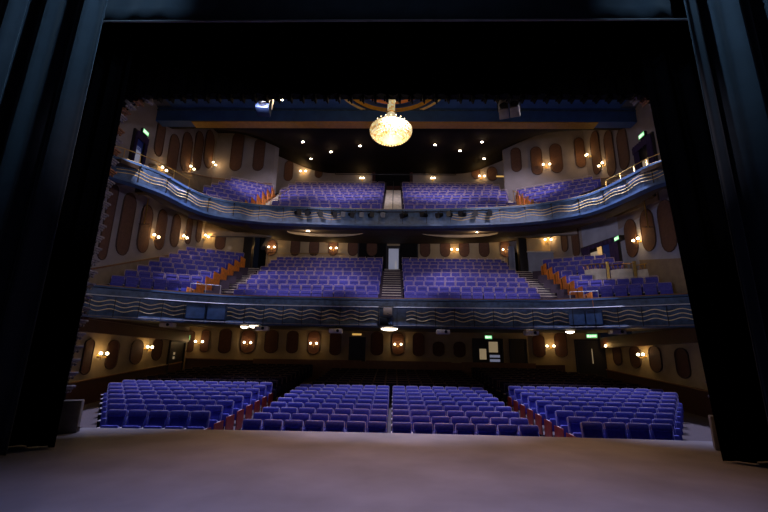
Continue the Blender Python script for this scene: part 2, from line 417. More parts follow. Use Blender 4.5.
# dress circle front
DF = thing('balcony_front', 'dark blue dress circle front with gold wavy lines, straight across above the stalls', 'balcony front')
b = MB(); b.sweep(dcf, [(.02, 4.12), (.10, 4.08), (.10, 3.80), (.0, 3.76), (.02, 3.15), (.09, 3.05), (.09, 2.96), (-.25, 2.94), (-.22, 4.12)]); b.build('fascia', M['blueface'], DF)
b = MB(); b.sweep(dcf, [(.14, 4.18), (.15, 4.11), (-.32, 4.11), (-.32, 4.18)]); b.build('top_ledge', M['blue'], DF)
b = MB(); b.sweep(dcf, [(.02, 4.24), (.02, 4.18), (-.08, 4.18), (-.08, 4.24)]); b.build('edge_moulding', M['woodrail'], DF)
b = MB(); pts = [(p+n_*.20) for p, n_ in dcf]; b.tube([(q.x, q.y, 3.80) for q in pts], .022, 6); b.build('rig_rail', M['white'], DF)
b = MB(); pts = [(p+n_*.16) for p, n_ in dcf]; b.tube([(q.x, q.y, 3.02) for q in pts], .02, 6); b.build('rig_rail', M['grey'], DF)
gaps = [s_at_x(dc, ds, x) for x in (-8.75, -7.2, -.62, .55, 7.35, 8.55)]
for s0, s1 in ((.2, gaps[0]), (gaps[1], gaps[2]), (gaps[3], gaps[4]), (gaps[5], ds[-1]-.2)):
    for k in range(3):
        wave(dcf, ds, s0, s1, 3.27+.17*k, .045, .05, .88, .018, DF, M['brightgold'])
for k in range(30):
    s = ds[-1]*(k+.5)/30; p, nn = at_s(dcf, ds, s)
    T = Matrix(((nn.y*-1, nn.x, 0, p.x), (nn.x, nn.y, 0, p.y), (0, 0, 1, 0), (0, 0, 0, 1)))
    b = MB(); b.box(-.012, .012, .0, .20, 3.79, 3.815, T); b.box(-.012, .012, .17, .2, 3.0, 3.8, T); b.build('panel_bracket', M['blackmetal'], DF)
for (s0, s1) in ((gaps[0], gaps[1]), (gaps[4], gaps[5])):     # plain blue panels closing the two side breaks
    for j in range(2):
        a0 = s0+(s1-s0)*(j+.03)/2; a1 = s0+(s1-s0)*(j+.95)/2
        b = MB(); fr = [at_s(dcf, ds, a0+(a1-a0)*q/4) for q in range(5)]
        b.sweep(fr, [(.10, 3.74), (.12, 3.12), (.02, 3.12), (.02, 3.74)]); b.build('blue_panel', M['blue'], DF)
# soffits under the circles
def soffit(name, fr, back, zf, m, label, lim=99):
    b = MB(); fr = [f for f in fr[::3]+[fr[-1]] if abs(f[0].x) < lim]; n = len(fr); vs = []
    for dz in (0, .12):
        for (p, nn) in fr:
            q = p-nn*.15
            for j in range(7):
                y = q.y+(back-q.y)*j/6; vs.append((q.x, y, zf(y, q.y)+dz))
    fs = []; o = n*7
    for i in range(n-1):
        for j in range(6):
            a = i*7+j; fs += [(a, a+1, a+8, a+7), (a+o, a+7+o, a+8+o, a+1+o)]
    b.add(vs, fs)
    return struct(name, b, m, label)
soffit('ceiling', dcf, 26.3, lambda y, q: 2.98+.045*max(0, y-max(q, 17)), M['soffit'], 'brown soffit under the dress circle')
soffit('ceiling', ucf, 27.2, lambda y, q: 7.88+.18*max(0, y-max(q, 17)), M['soffit'], 'brown soffit under the upper circle', 9.95)
for sx, xa, xb in ((-1, -12, -9.8), (1, 9.2, 11.7)):
    b = MB(); vs = []
    for dz in (0, .15):
        for y in (13.2, 18.8, 24.4):
            for x in (xa, xb): vs.append((x, y, 8.4+.22*(y-14)+dz))
    b.add(vs, [(0,1,3,2),(2,3,5,4),(6,8,9,7),(8,10,11,9),(0,6,7,1),(4,5,11,10),(0,2,8,6),(2,4,10,8),(1,7,9,3),(3,9,11,5)])
    struct('floor', b, M['soffit'], ('left' if sx < 0 else 'right')+' sloping side floor of the upper circle')
    for k, y in enumerate((15.2, 17.4, 19.6, 21.8)):
        zz = 8.12+.22*(y-14)
        b = MB(); b.box(xa, xb, y, y+.3, zz, zz+.3); struct('trim_%d' % (7+k+(4 if sx > 0 else 0)), b, M['soffit'], 'dark beam under the upper circle')
b = MB(); b.box(-12, -11.75, 11, 23.9, 2.42, 3.0); b.box(-11.75, -11.6, 15.5, 23.9, 2.9, 3.0); struct('trim_5', b, M['darkdado'], 'dark cornice along the left stalls wall')
b = MB(); b.box(11.45, 11.7, 11, 23.6, 2.42, 3.0); struct('trim_6', b, M['darkdado'], 'dark cornice along the right stalls wall')
# tiers (stepped floors)
def drow(k): return 18.75+.8*k, 3.70+.40*k      # Y of the row, floor height
def urow(k): return 19.75+.83*k, 8.34+.53*k
b = MB()
for k in range(9):
    y, z = drow(k); b.box(-8.65 if k < 3 else -9.4, 8.0 if k < 5 else 8.4, y-.42, y+.39, z-.42, z)
b.box(-9.4, 8.6, 25.4, 28.6, 6.6, 6.95)
struct('floor', b, M['concrete'], 'stepped floor of the dress circle')
b = MB()
for k in range(9):
    y, z = urow(k); b.box(-7.4, 7.1, y-.43, y+.41, z-.3, z)
b.box(-9.4, 9, 26.9, 27.6, 12.4, 12.9)
struct('floor', b, M['concrete'], 'stepped floor of the upper circle')
def wing(k, side, lvl):
    """origin, facing and floor height of wing row k (side -1 left, 1 right)"""
    a = radians(25 if lvl == 'd' else 28)*(-side)
    if lvl == 'd': return (-8.85 if side < 0 else 8.25), 17.75+.8*k, a, 3.82+.40*k
    return (-7.75 if side < 0 else 7.35), 19.45+.80*k, a, 8.34+.50*k
for side, lvl, n in ((-1, 'd', 8), (1, 'd', 8), (-1, 'u', 7), (1, 'u', 6)):
    b = MB()
    for k in range(n):
        x, y, a, z = wing(k, side, lvl); T = TR(x, y, 0, a)
        L = ((12.0 if lvl == 'd' else 10.0)-abs(x))/cos(a)*.93 if side < 0 else ((11.6 if lvl == 'd' else 9.9+.25*k)-abs(x))/cos(a)*.93
        x0, x1 = (-L, .25) if side < 0 else (-.25, L)
        b.box(x0, x1, -.42, .40, z-(.45 if lvl == 'd' else .25), z, T)
    struct('floor', b, M['concrete'], 'stepped floor of a wing of the %s circle' % ('dress' if lvl == 'd' else 'upper'))

# ------------------------------------------------------------ aisle stairs
def stairs(label, steps, w, step_of, T0=None, name='aisle_staircase', rail=None):
    dark = 'dress' in label; nw = .15 if dark else .07
    """steps: list of (x, y, z, rz): each is the front edge of a tread"""
    t = thing(name, label, 'stairs', group='aisle stairs between the seats')
    b = MB(); c = MB()
    for (x, y, z, rz, dz, dy) in steps:
        T = TR(x, y, 0, rz); b.box(-w/2, w/2, 0, dy*2, z-dz-(.25 if y < 17 or z < 8 else .03), z, T); c.box(-w/2, w/2, -.01, nw, z-.014, z+.012, T)
    b.build('steps', M['concrete'] if dark else M['nosing'], t); c.build('nosing', M['nosing'], t); return t
def flight(x0, x1, y0, z0, rise, going, n):
    return [(x0+(x1-x0)*i/n, y0+going*i, z0+rise*i, 0, rise, going) for i in range(n)]
stairs('pale stepped aisle running up the middle of the dress circle', flight(-.13, -.13, 18.55, 3.75, .2, .4, 18), .98, 0)
stairs('stepped aisle beside the orange end panels at the left of the dress circle', flight(-8.12, -8.9, 18.3, 3.76, .2, .4, 17), .95, 0)
stairs('stepped aisle at the right of the dress circle near the pale box fronts', flight(7.55, 7.9, 18.3, 3.76, .2, .4, 17), .9, 0)
stairs('bright stepped aisle climbing the middle of the upper circle', flight(-.12, -.12, 19.29, 8.42, .265, .415, 18), .98, 0)
stairs('stepped aisle between the middle and left wing of the upper circle', flight(-7.0, -7.3, 19.29, 8.42, .265, .415, 16), .8, 0)
stairs('stepped aisle between the middle and right wing of the upper circle', flight(6.55, 6.6, 19.29, 8.42, .265, .415, 11), .8, 0)

# ------------------------------------------------------------ seats
def seat_parts(end=0, hi=True):
    """local: x across, -y front, z=0 floor; returns dict of MBs"""
    P = {}
    seg = 2 if hi else 1
    b = MB(); T = Matrix.Translation((0, .10, .30)) @ Matrix.Rotation(radians(-9), 4, 'X')
    b.rbox(-.243, .243, -.03, .035, 0, .60, .03, T, seg)
    b.rbox(-.243, .243, -.075, .045, .52, .68, .035, T, seg)     # rolled head band
    b.rbox(-.243, -.19, -.065, .0, .0, .62, .02, T, 1); b.rbox(.19, .243, -.065, .0, .0, .62, .02, T, 1)
    P['backrest'] = (b, 'seatblue')
    b = MB(); T = Matrix.Translation((0, -.03, .30)) @ Matrix.Rotation(radians(-5), 4, 'X')
    b.rbox(-.215, .215, -.12, .0, 0, .34, .035, T, seg); P['seat_cushion'] = (b, 'seatlow')
    b = MB(); b.rbox(-.265, -.235, -.14, .14, 0, .56, .012, None, 1); P['arm_frame'] = (b, 'black')
    return P
def arm_pad(x=-.25):
    b = MB(); b.rbox(x-.028, x+.028, -.17, .10, .56, .60, .015, None, 1); return b
def end_panel(x):
    b = MB(); b.rbox(x-.012, x+.012, -.46, .22, .06, .60, .01, None, 1); return b
def piping():
    b = MB(); T = Matrix.Translation((0, .10, .34)) @ Matrix.Rotation(radians(-9), 4, 'X')
    b.tube([T @ Vector(p) for p in ((-.24, -.07, .50), (-.232, -.05, .63), (-.2, -.045, .645), (.2, -.045, .645), (.232, -.05, .63), (.24, -.07, .50))], .007, 4); return b
ME = {}
for k_, (b_, m_) in seat_parts().items(): ME[k_] = b_.mesh(k_, M[m_], True)
ME['arm_pad'] = arm_pad().mesh('arm_pad', M['arm'], True); ME['arm_pad_r'] = arm_pad(.25).mesh('arm_pad', M['arm'], True)
ME['piping'] = piping().mesh('piping', M['seatpipe'], True)
b_ = MB(); b_.rbox(.235, .265, -.14, .14, 0, .56, .012, None, 1); ME['arm_frame_r'] = b_.mesh('arm_frame', M['black'], True)
for s_ in (-1, 1):
    for nm_, mm_ in (('red', 'redwood'), ('orange', 'orange')):
        ME['end%d%s' % (s_, nm_)] = end_panel(.278*s_).mesh('end_panel', M[mm_], True)
def mk_seat(T, label, group, end=0, tone='red'):
    t = thing('theatre_seat', label, 'seat', T, group)
    def p(name, me, par):
        o = bpy.data.objects.new(name, me); C.objects.link(o); o.parent = par; return o
    bk = p('backrest', ME['backrest'], t); p('piping', ME['piping'], bk)
    p('seat_cushion', ME['seat_cushion'], t)
    a = p('arm_frame', ME['arm_frame'], t); p('arm_pad', ME['arm_pad'], a)
    if end == 2:
        a = p('arm_frame', ME['arm_frame_r'], t); p('arm_pad', ME['arm_pad_r'], a); end = 0
    if end:
        e = p('end_panel', ME['end%d%s' % (end, tone)] if tone == 'red' else ME['wing%d' % end], t); e['label'] = ('red' if tone == 'red' else 'orange')+' wooden end panel'
        if end > 0: a = p('arm_frame', ME['arm_frame_r'], t); p('arm_pad', ME['arm_pad_r'], a)
    return t
SP = .525
SR = [MB() for _ in range(1)]; rest = SR[0]; MI = ['seatblue', 'seatlow', 'seatpipe', 'arm', 'black', 'orange', 'redwood']
lowP = seat_parts(0, False); _lp = piping(); _la = arm_pad()
SR_FLIP = []
def add_rest(T, end=0, tone='orange'):
    for (bb, mi) in ((lowP['backrest'][0], 0), (lowP['seat_cushion'][0], 1), (_la, 3), (lowP['arm_frame'][0], 4)):
        rest.mi = mi; rest.add([T @ Vector(v) for v in bb.v], bb.f)
    rest.mi = 2; T2 = T @ Matrix.Translation((0, .0, 0)); rest.box(-.215, .215, -.055, -.03, .965, .985, T2); rest.box(-.245, -.225, -.03, -.0, .72, .97, T2); rest.box(.225, .245, -.03, -.0, .72, .97, T2)
    if end:
        bb = wing_end(.285*end, radians(25)*end); rest.mi = 5 if tone == 'orange' else 6
        rest.add([T @ Vector(v) for v in bb.v], bb.f)
def wing_end(x, a):
    b = MB(); T = Matrix.Translation((x, 0, 0)) @ Matrix.Rotation(-a, 4, 'Z'); b.rbox(-.012, .012, -.60, .16, -.02, .64, .01, T, 1); return b
for s_ in (-1, 1): ME['wing%d' % s_] = wing_end(.285*s_, radians(25)*s_).mesh('end_panel', M['orange'], True)
def jit(): return random.uniform(-.012, .012)
NS = 0
rowname = lambda k: 'front row' if k == 0 else ORD[k]+' row'
# stalls, middle block
for k in range(9):
    y = 10.9+.8*k; z = zs(y)
    for i in range(14):
        x = -.08+(i-6.5)*SP+(.05 if i >= 7 else -.05); end = (-1 if i == 0 else 1 if i == 13 else 0)
        side = 'left' if i < 7 else 'right'; j = i if i < 7 else 13-i
        mk_seat(TR(x, y, z, jit()), 'blue seat, %s of the middle stalls block, %s from its %s aisle' % (rowname(k), ORD[j], side), 'middle stalls seats', end, 'red'); NS += 1
# stalls, side blocks, on slightly raised floors
SIDE = 0.17
def side_rows(side):
    if side < 0: return [(k, 10.9+.78*k, 4.62, 7.22+.54*k) for k in range(10)]
    return [(k, 10.35+.78*k, 4.42, 6.75+.53*k) for k in range(11)]
SIDE_REST = []
for side in (-1, 1):
    nm = 'left' if side < 0 else 'right'; rows = side_rows(side); last = 7 if side < 0 else 8
    for k, y, inner, outer in rows:
        z = zs(y)+SIDE; n = max(4, min(11, int((outer-inner)/SP+.4)))
        for i in range(n):
            x = side*(inner+(.5+i)*SP); a = -side*radians(3)
            if k > last: SIDE_REST.append((x, y-.02*i, z)); continue
            mk_seat(TR(x, y-.02*i, z, a+jit()), 'blue seat, %s of the %s stalls block, %s from the aisle' % (rowname(k), nm, ORD[i]), nm+' stalls seats', (-side if i == 0 else 2 if (i == n-1 and side < 0) else 0), 'red'); NS += 1
# dress circle, middle blocks
def dress_row(k):
    y, z = drow(k); out = []
    for side in (-1, 1):
        xin = -.72 if side < 0 else .46; xo = (-7.55 if side < 0 else 7.05)+(0 if k < 6 else -.1*side)
        n = int((abs(xo-xin))/SP+.2); st = .0 if k % 2 == 0 else SP*.0
        for i in range(n): out.append((xin+side*(i+.5)*SP+side*st, y+.12, z, 0, side, i, n))
    return out
for (x, y, z, a, side, i, n) in dress_row(0):
    mk_seat(TR(x, y, z, jit()), 'blue seat, dress circle front row, %s to the %s of the middle aisle' % (ORD[i], 'left' if side < 0 else 'right'), 'front row dress circle seats', 0); NS += 1
def wing_row(k, side, lvl, lim=None):
    x, y, a, z = wing(k, side, lvl); out = []; T = TR(x, y, z, a); i = 0
    lim = lim or (11.72 if side < 0 else 11.4)
    while True:
        q = T @ Vector((side*(i+.5)*SP, 0, 0))
        if abs(q.x) > lim-.25: break
        out.append((q, a, i)); i += 1
    return out
left_front = wing_row(0, -1, 'd'); right_front = wing_row(0, 1, 'd')
for q, a, i in left_front+right_front:
    s_ = -1 if q.x < 0 else 1
    mk_seat(TR(q.x, q.y, q.z, a), 'blue seat, front row of the %s dress circle wing, %s from the aisle' % ('left' if s_ < 0 else 'right', ORD[i]), 'front row dress circle wing seats', (-s_ if i == 0 else 0), 'orange'); NS += 1
print('individual seats', NS)
# everything further back: one object
for k in range(1, 9):
    for (x, y, z, a, side, i, n) in dress_row(k): add_rest(TR(x+(.12 if k % 2 else 0)*side, y, z, jit()))
for k in range(1, 8):
    for q, a, i in wing_row(k, -1, 'd'): add_rest(TR(q.x, q.y, q.z, a+jit()), 1 if i == 0 else 0)
for k in range(1, 7):
    for q, a, i in wing_row(k, 1, 'd'):
        if k in (2, 3) and i > (1 if k == 2 else 0): continue
        if k > 3 and q.x < 8.6+.1*(k-4): pass
        add_rest(TR(q.x, q.y, q.z, a+jit()), -1 if i == 0 else 0)
for k in range(9):
    y, z = urow(k)
    for side in (-1, 1):
        xin = -.70 if side < 0 else .46; n = 11 if side < 0 else 11
        for i in range(n+(1 if k > 3 else 0)):
            add_rest(TR(xin+side*(i+.5)*SP+(.2*side if k % 2 else 0), y, z, jit()))
for k in range(7):
    for q, a, i in wing_row(k, -1, 'u', 9.9+.1*k): add_rest(TR(q.x, q.y, q.z, a+jit()), 1 if i == 0 else 0)
for k in range(6):
    for q, a, i in wing_row(k, 1, 'u', 9.9+.3*k): add_rest(TR(q.x, q.y, q.z, a+jit()), -1 if i == 0 else 0)
o = rest.build('theatre_seats', [M[m] for m in MI], smooth=False)
tag(o, 'all the blue velvet seats of both circles behind their front rows', 'seats', kind='stuff')
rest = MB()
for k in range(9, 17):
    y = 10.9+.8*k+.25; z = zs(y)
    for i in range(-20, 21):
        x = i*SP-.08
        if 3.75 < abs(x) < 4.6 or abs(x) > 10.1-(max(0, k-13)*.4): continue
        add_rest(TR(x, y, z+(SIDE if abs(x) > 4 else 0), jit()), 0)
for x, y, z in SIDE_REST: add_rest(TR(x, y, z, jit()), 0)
o = rest.build('theatre_seats', [M[m] for m in ('shadeseat', 'shadeseat', 'rimlight', 'rimlight', 'black', 'rimlight', 'rimlight')], smooth=False)
tag(o, 'shade-darkened brown edged seats filling the rear stalls under the dress circle', 'seats', kind='stuff')

# ------------------------------------------------------------ wall panels and lamps
def stadium(w, h, n=8, cap=.55):
    r = w/2; c = r*cap*2; pts = []
    for k in range(n+1): a = pi*k/n; pts.append((r*cos(a), h/2-c+c*sin(a)))
    for k in range(n+1): a = pi+pi*k/n; pts.append((r*cos(a), -h/2+c+c*sin(a)))
    return pts
def wall_panel(p0, p1, px0, px1, py0, py1, label, arch=False):
    red = 'stalls' in label
    pxm = (px0+px1)/2; pym = (py0+py1)/2
    s0, _ = hit(p0, p1, px0, pym); s1, _ = hit(p0, p1, px1, pym); w = abs(s1-s0); s = (s0+s1)/2
    _, z1 = hit(p0, p1, pxm, py0); _, z0 = hit(p0, p1, pxm, py1); h = z1-z0
    T = wallT(p0, p1) @ Matrix.Translation((s, 0, (z0+z1)/2))
    t = thing('wall_panel', label, 'wall panel', T, 'brown wall panels')
    P = stadium(w, h, 8, .35 if red else .55) if not arch else [q for q in stadium(w, h) if q[1] > 0]+[(-w/2, -h/2), (w/2, -h/2)]
    b = MB(); b.prism(P, -.045, 0); b.build('panel_field', M['brownred' if red else 'brown'], t, smooth=False)
    Q = [Vector((x, -.045, z)) for x, z in P]
    b = MB(); b.tube(Q, .028, 5, closed=True); b.build('panel_border', M['dbrown'], t)
    return s, (z0+z1)/2
def globe_lamp(p0, p1, px, py, label, power=5.5, r=.066, dx=.19, out=.24, down=True):
    """px,py: middle of the two globes in the photo; the lamp hangs on the wall just behind"""
    s, z = hit(p0, p1, px, py)
    T = wallT(p0, p1) @ Matrix.Translation((s, 0, z))
    # slide along the wall so that the protruding globes, not the back plate, meet the sight line
    q = T @ Vector((0, -out, 0)); d = Vector((q.x, q.y)) 
    dirw = (Vector(p1)-Vector(p0)).normalized(); ray = (fw+rt*(px-384)/F-up*(py-256)/F); n = Vector((-dirw.y, dirw.x))
    off = Vector(p0)-n*out; t = n.dot(off)/(n.x*ray.x+n.y*ray.y); h = EYE+ray*t
    s = (Vector((h.x, h.y))-Vector(p0)).dot(dirw); z = h.z
    T = wallT(p0, p1) @ Matrix.Translation((s, 0, z))
    t = thing('wall_lamp', label, 'wall lamp', T, 'twin globe wall lamps')
    b = MB(); b.lathe([(.07, 0), (.075, .012), (.05, .03), (.02, .045)], T=Matrix.Translation((0, 0, -.10)) @ Matrix.Rotation(radians(90), 4, 'X')); b.build('back_plate', M['brass'], t)
    b = MB(); b.lathe([(.001, -.24), (.02, -.22), (.012, -.16), (.03, -.12), (.012, -.08), (.02, -.03), (.001, 0)], (0, -out*.55, -.02)); b.build('drop_stem', M['brass'], t)
    for sx in (-1, 1):
        b = MB(); b.tube([(0, -.03, -.10), (sx*dx*.4, -out*.6, -.15), (sx*dx*.9, -out, -.13), (sx*dx, -out, -.06)], .009, 6)
        b.lathe([(.012, -.08), (.035, -.06), (.03, -.045)], (sx*dx, -out, 0)); b.build('arm', M['brass'], t)
        b = MB(); b.ball((sx*dx, -out, 0), r, 8); b.build('globe', M['bulb'], t)
    point((0, -out-.12, .06), power, WARM, .07, t)
    return t
WLp = (WL0, WL1)
WRs = ((11.7, 23.6), WR1); WRd = ((11.7, 20.8), WR1); WRu = ((11.7, 23.3), WR1)
def panels(p, lst, where):
    for i, q in enumerate(lst):
        wall_panel(p[0], p[1], *q, 'tall brown rounded wall panel, %s %s' % (ORD[i], where))
# stalls
panels(WLp, [(82, 91, 339, 374), (106, 117, 340, 369), (130, 141.5, 339.5, 364), (152, 161, 338, 360)], 'from the stage on the left stalls wall')
BKs = (SB[1], SB[2])
panels((SB[0], SB[1]), [(187, 194, 331, 352), (201, 209, 330, 352), (219, 231, 329, 353), (241, 255, 330, 353)], 'from the left doorway on the angled rear stalls wall')
panels(BKs, [(265, 278, 330, 353), (287, 298, 331, 353), (308, 320, 331, 354), (330, 341, 332, 355), (371, 383, 332, 355), (392, 404, 333, 355), (413, 424, 333, 356)], 'from the left on the wall behind the stalls')
panels((SB[2], SB[3]), [(533, 545, 335, 357), (555, 567, 333, 357)], 'left of the right rear stalls doorway')
panels(BKs, [(433, 444, 342, 356), (454, 465, 342, 357)], 'of the two small ones left of the glazed stalls doors')
panels(WRs, [(677, 690, 348, 378), (650.5, 662, 346, 372), (631, 641, 346, 368), (614, 622, 345, 365)], 'from the stage on the right stalls wall')
globe_lamp(*WLp, 104, 353.5, 'twin globe lamp on the left stalls wall, nearest the stage')
globe_lamp(*WLp, 150, 347, 'twin globe lamp on the left stalls wall, second from the stage')
globe_lamp(SB[0], SB[1], 199, 341.5, 'twin globe lamp beside the green exit sign at the left rear corner of the stalls')
globe_lamp(SB[0], SB[1], 247.5, 342.5, 'twin globe lamp on a brown panel at the left of the rear stalls wall')
for px, py, lb in ((313.5, 343.3, 'on the wall behind the stalls, left of the dark doorway'), (398, 344.3, 'on the wall behind the stalls below the circle front centre')):
    globe_lamp(*BKs, px, py, 'twin globe lamp '+lb)
globe_lamp(SB[2], SB[3], 550.5, 346, 'twin globe lamp between two brown panels at the right of the rear stalls wall')
globe_lamp(*WRs, 606, 346, 'twin globe lamp beside the right stalls doorway', 6, dx=.04)
globe_lamp(*WRs, 640.5, 354.5, 'twin globe lamp on the right stalls wall, nearest the stage')
# dress circle
BKd = ((-8.75, 27), (7.6, 27))
panels(WLp, [(103, 112, 180, 262), (119, 132, 190, 257), (138.5, 150, 203, 254), (155.5, 165, 208, 251), (170.5, 179, 213, 248), (185.5, 191, 216, 245), (196, 201, 217, 243)], 'from the stage on the left dress circle wall')
panels(((-12, 24.6), (-9.6, 25.3)), [(216, 226, 223, 250)], 'behind the left dress circle wing')
panels(BKd, [(266, 277, 240, 256), (291, 300, 238, 256), (309.5, 319, 239, 256), (328.5, 338, 239, 256), (348, 358, 240, 256), (367, 377, 240, 256), (420, 430, 240, 257), (440, 450, 240, 257), (459, 469, 240, 257), (479, 489, 240, 257), (500, 510, 241, 257)], 'from the left on the wall behind the dress circle')
panels(((10.1, 26.0), (10.9, 23.2)), [(562, 568, 231, 252), (572.5, 579.5, 224, 257)], 'on the slanting wall of the right alcove')
panels(WRd, [(626, 638, 218, 258), (642, 655.5, 208, 252), (660, 676, 198, 253)][::-1], 'from the stage on the right dress circle wall')
globe_lamp(*WLp, 156.5, 236, 'twin globe lamp on the left dress circle wall, nearest the stage', 12)
globe_lamp(*WLp, 185.5, 237, 'twin globe lamp on the left dress circle wall, second from the stage', 12)
globe_lamp(*WLp, 207, 236, 'twin globe lamp in the rear left corner of the dress circle', 12)
for px, py, lb in ((271.5, 247, 'far left behind the dress circle'), (333.5, 248, 'behind the middle of the dress circle, left of the door'), (454.5, 249.5, 'behind the dress circle, right of the door'), (506, 249.5, 'behind the dress circle beside the dark right opening')):
    globe_lamp(*BKd, px, py, 'twin globe lamp '+lb, 9)
globe_lamp((8.6, 26.0), (10.1, 26.0), 548, 239.5, 'twin globe lamp in the right alcove above the grey parapet', 16)
globe_lamp(*WRd, 635.5, 239.5, 'twin globe lamp on the right dress circle wall', 14)
# upper circle
panels(WLp, [(155, 163.5, 119, 158), (167.5, 177.5, 132, 176), (180.5, 191, 130, 174), (193.5, 202, 129, 172), (204, 213, 128, 170)], 'from the stage on the left upper circle wall')
BKul = ((-12, 24.6), (-8.0, 24.6)); BKu = ((-9.4, 27.6), (-.1, 27.6)); BKv = ((-.1, 27.6), (9.0, 27.6)); BKur = ((6.9, 24.2), (11.7, 23.3))
panels(BKul, [(231.5, 243, 133, 171), (254, 264.5, 139, 171)], 'from the left behind the left upper circle wing')
panels(BKu, [(284.5, 293, 161, 181), (315, 322.5, 169, 178)], 'from the left on the wall behind the upper circle')
panels(BKv, [(487, 497, 167, 181), (471.5, 480, 168, 179)][::-1], 'right of centre on the wall behind the upper circle')
panels(BKur, [(511, 521, 148, 172), (531, 542, 147, 175), (550, 562, 144, 173), (575, 584.5, 138, 168)], 'from the left behind the right upper circle wing')
panels(WRu, [(592, 601, 129, 176), (606, 615, 128, 178), (618.5, 629, 126, 171)][::-1], 'from the stage on the right upper circle wall')
globe_lamp(*WLp, 164.5, 169, 'twin globe lamp on the left upper circle wall, nearest the stage', 9)
globe_lamp(*WLp, 192.5, 167.8, 'twin globe lamp on the left upper circle wall, second from the stage', 9)
globe_lamp(*WLp, 214.5, 163.7, 'twin globe lamp on the left upper circle wall, farthest from the stage', 9)
globe_lamp(*BKu, 303, 171, 'twin globe lamp behind the left end of the upper circle', 20)
globe_lamp(*BKv, 482, 176, 'twin globe lamp behind the right end of the upper circle', 16)
globe_lamp(*BKur, 546.5, 164.3, 'twin globe lamp behind the right upper circle wing', 13)
globe_lamp(*WRu, 586.5, 155, 'twin globe lamp in the rear right corner of the upper circle', 9, dx=.05)
globe_lamp(*WRu, 600.5, 164.5, 'twin globe lamp on the right upper circle wall', 13)
globe_lamp(*BKu, 362, 178, 'small wall lamp left of the upper circle control room', 5, dx=.1)
globe_lamp(*BKv, 433, 178, 'small twin globe lamp right of the upper circle control room', 5, dx=.1)
# ------------------------------------------------------------ dados and rails on the walls
def strip(p0, p1, s0, s1, za0, za1, zb0, zb1, m, name, label, th=.05, cap=None):
    """panel on a wall: bottom za, top zb, both linear along s"""
    b = MB(); T = wallT(p0, p1)
    vs = [T @ Vector(q) for q in ((s0, -th, za0), (s1, -th, za1), (s1, -th, zb1), (s0, -th, zb0), (s0, 0, za0), (s1, 0, za1), (s1, 0, zb1), (s0, 0, zb0))]
    b.add(vs, [(0,1,2,3),(3,2,6,7),(0,3,7,4),(1,5,6,2),(0,4,5,1)])
    struct(name, b, m, label)
    if cap:
        b = MB(); b.tube([T @ Vector((s0, -th-.01, zb0)), T @ Vector((s1, -th-.01, zb1))], .035, 6); struct(name, b, cap, 'capping of the '+label)
strip(WL0, WL1, 1, 13.8, -1.2, -1.2, .10, 1.30, M['darkdado'], 'trim_15', 'red brown dado of the left stalls wall', cap=M['woodrail'])
strip(*WRs, 0, 13, -1.2, -1.2, 1.30, .15, M['darkdado'], 'trim_16', 'red brown dado of the right stalls wall', cap=M['woodrail'])
strip(SB[1], SB[2], 0, 16.2, -1.2, -1.2, 1.45, 1.45, M['darkdado'], 'trim_17', 'red brown dado behind the stalls', cap=M['woodrail'])
strip(SB[0], SB[1], 0, 4.3, -1.2, -1.2, 1.5, 1.45, M['darkdado'], 'trim_17', 'red brown dado at the left rear corner', cap=M['woodrail'])
strip(SB[2], SB[3], 0, 2.0, -1.2, -1.2, 1.45, 1.5, M['darkdado'], 'trim_17', 'red brown dado at the right rear corner')
strip(WL0, WL1, 5.2, 14.4, 3.4, 6.4, 4.70, 8.05, M['dado'], 'trim_18', 'beige dado of the left dress circle wall', cap=M['woodrail'])
strip((-12, 24.6), (-9.6, 25.3), 0, 2.5, 5, 5, 8.0, 8.0, M['dado'], 'trim_19', 'beige dado behind the left dress circle wing')
strip(WL0, WL1, 8.0, 14.6, 9.0, 10.2, 10.6, 12.95, M['dado'], 'trim_20', 'beige dado of the left upper circle wall', cap=M['woodrail'])
strip((-12, 24.6), (-8.0, 24.6), 0, 4, 9, 9, 12.95, 12.55, M['dado'], 'trim_21', 'beige dado behind the left upper circle wing', cap=M['woodrail'])
strip(*WRu, 0, 6.0, 9.5, 8.6, 12.35, 10.0, M['dado'], 'trim_22', 'beige dado of the right upper circle wall', cap=M['woodrail'])
strip(*WRd, 1.5, 6.5, 3.5, 3.5, 6.4, 5.3, M['dado'], 'trim_23', 'beige dado of the right dress circle wall')
# low wall behind the last stalls row and behind the dress circle
b = MB(); b.box(-8.3, 8.3, 25.0, 25.12, 0, 1.50); b.box(-8.3, -1.9, 24.97, 25.15, 1.50, 1.56); b.box(-1.6, 3.4, 24.97, 25.15, 1.50, 1.56); b.box(4.0, 8.3, 24.97, 25.15, 1.50, 1.56); struct('trim_24', b, M['woodrail'], 'low wooden wall behind the last stalls row')
for x0, x1 in ((-7.4, -.75), (.5, 7.0)):
    t = thing('rear_screen', 'pale topped low screen behind the last dress circle row, %s of the middle door' % ('left' if x0 < 0 else 'right'), 'screen')
    b = MB(); b.box(x0, x1, 25.62, 25.68, 6.9, 7.85); b.build('screen_panel', M['navy'], t)
    b = MB(); b.box(x0-.02, x1+.02, 25.6, 25.7, 7.85, 7.91); n = 12
    for i in range(n+1): b.box(x0+(x1-x0)*i/n-.015, x0+(x1-x0)*i/n+.015, 25.6, 25.63, 7.5, 8.02)
    b.build('capping', M['parapet'], t)

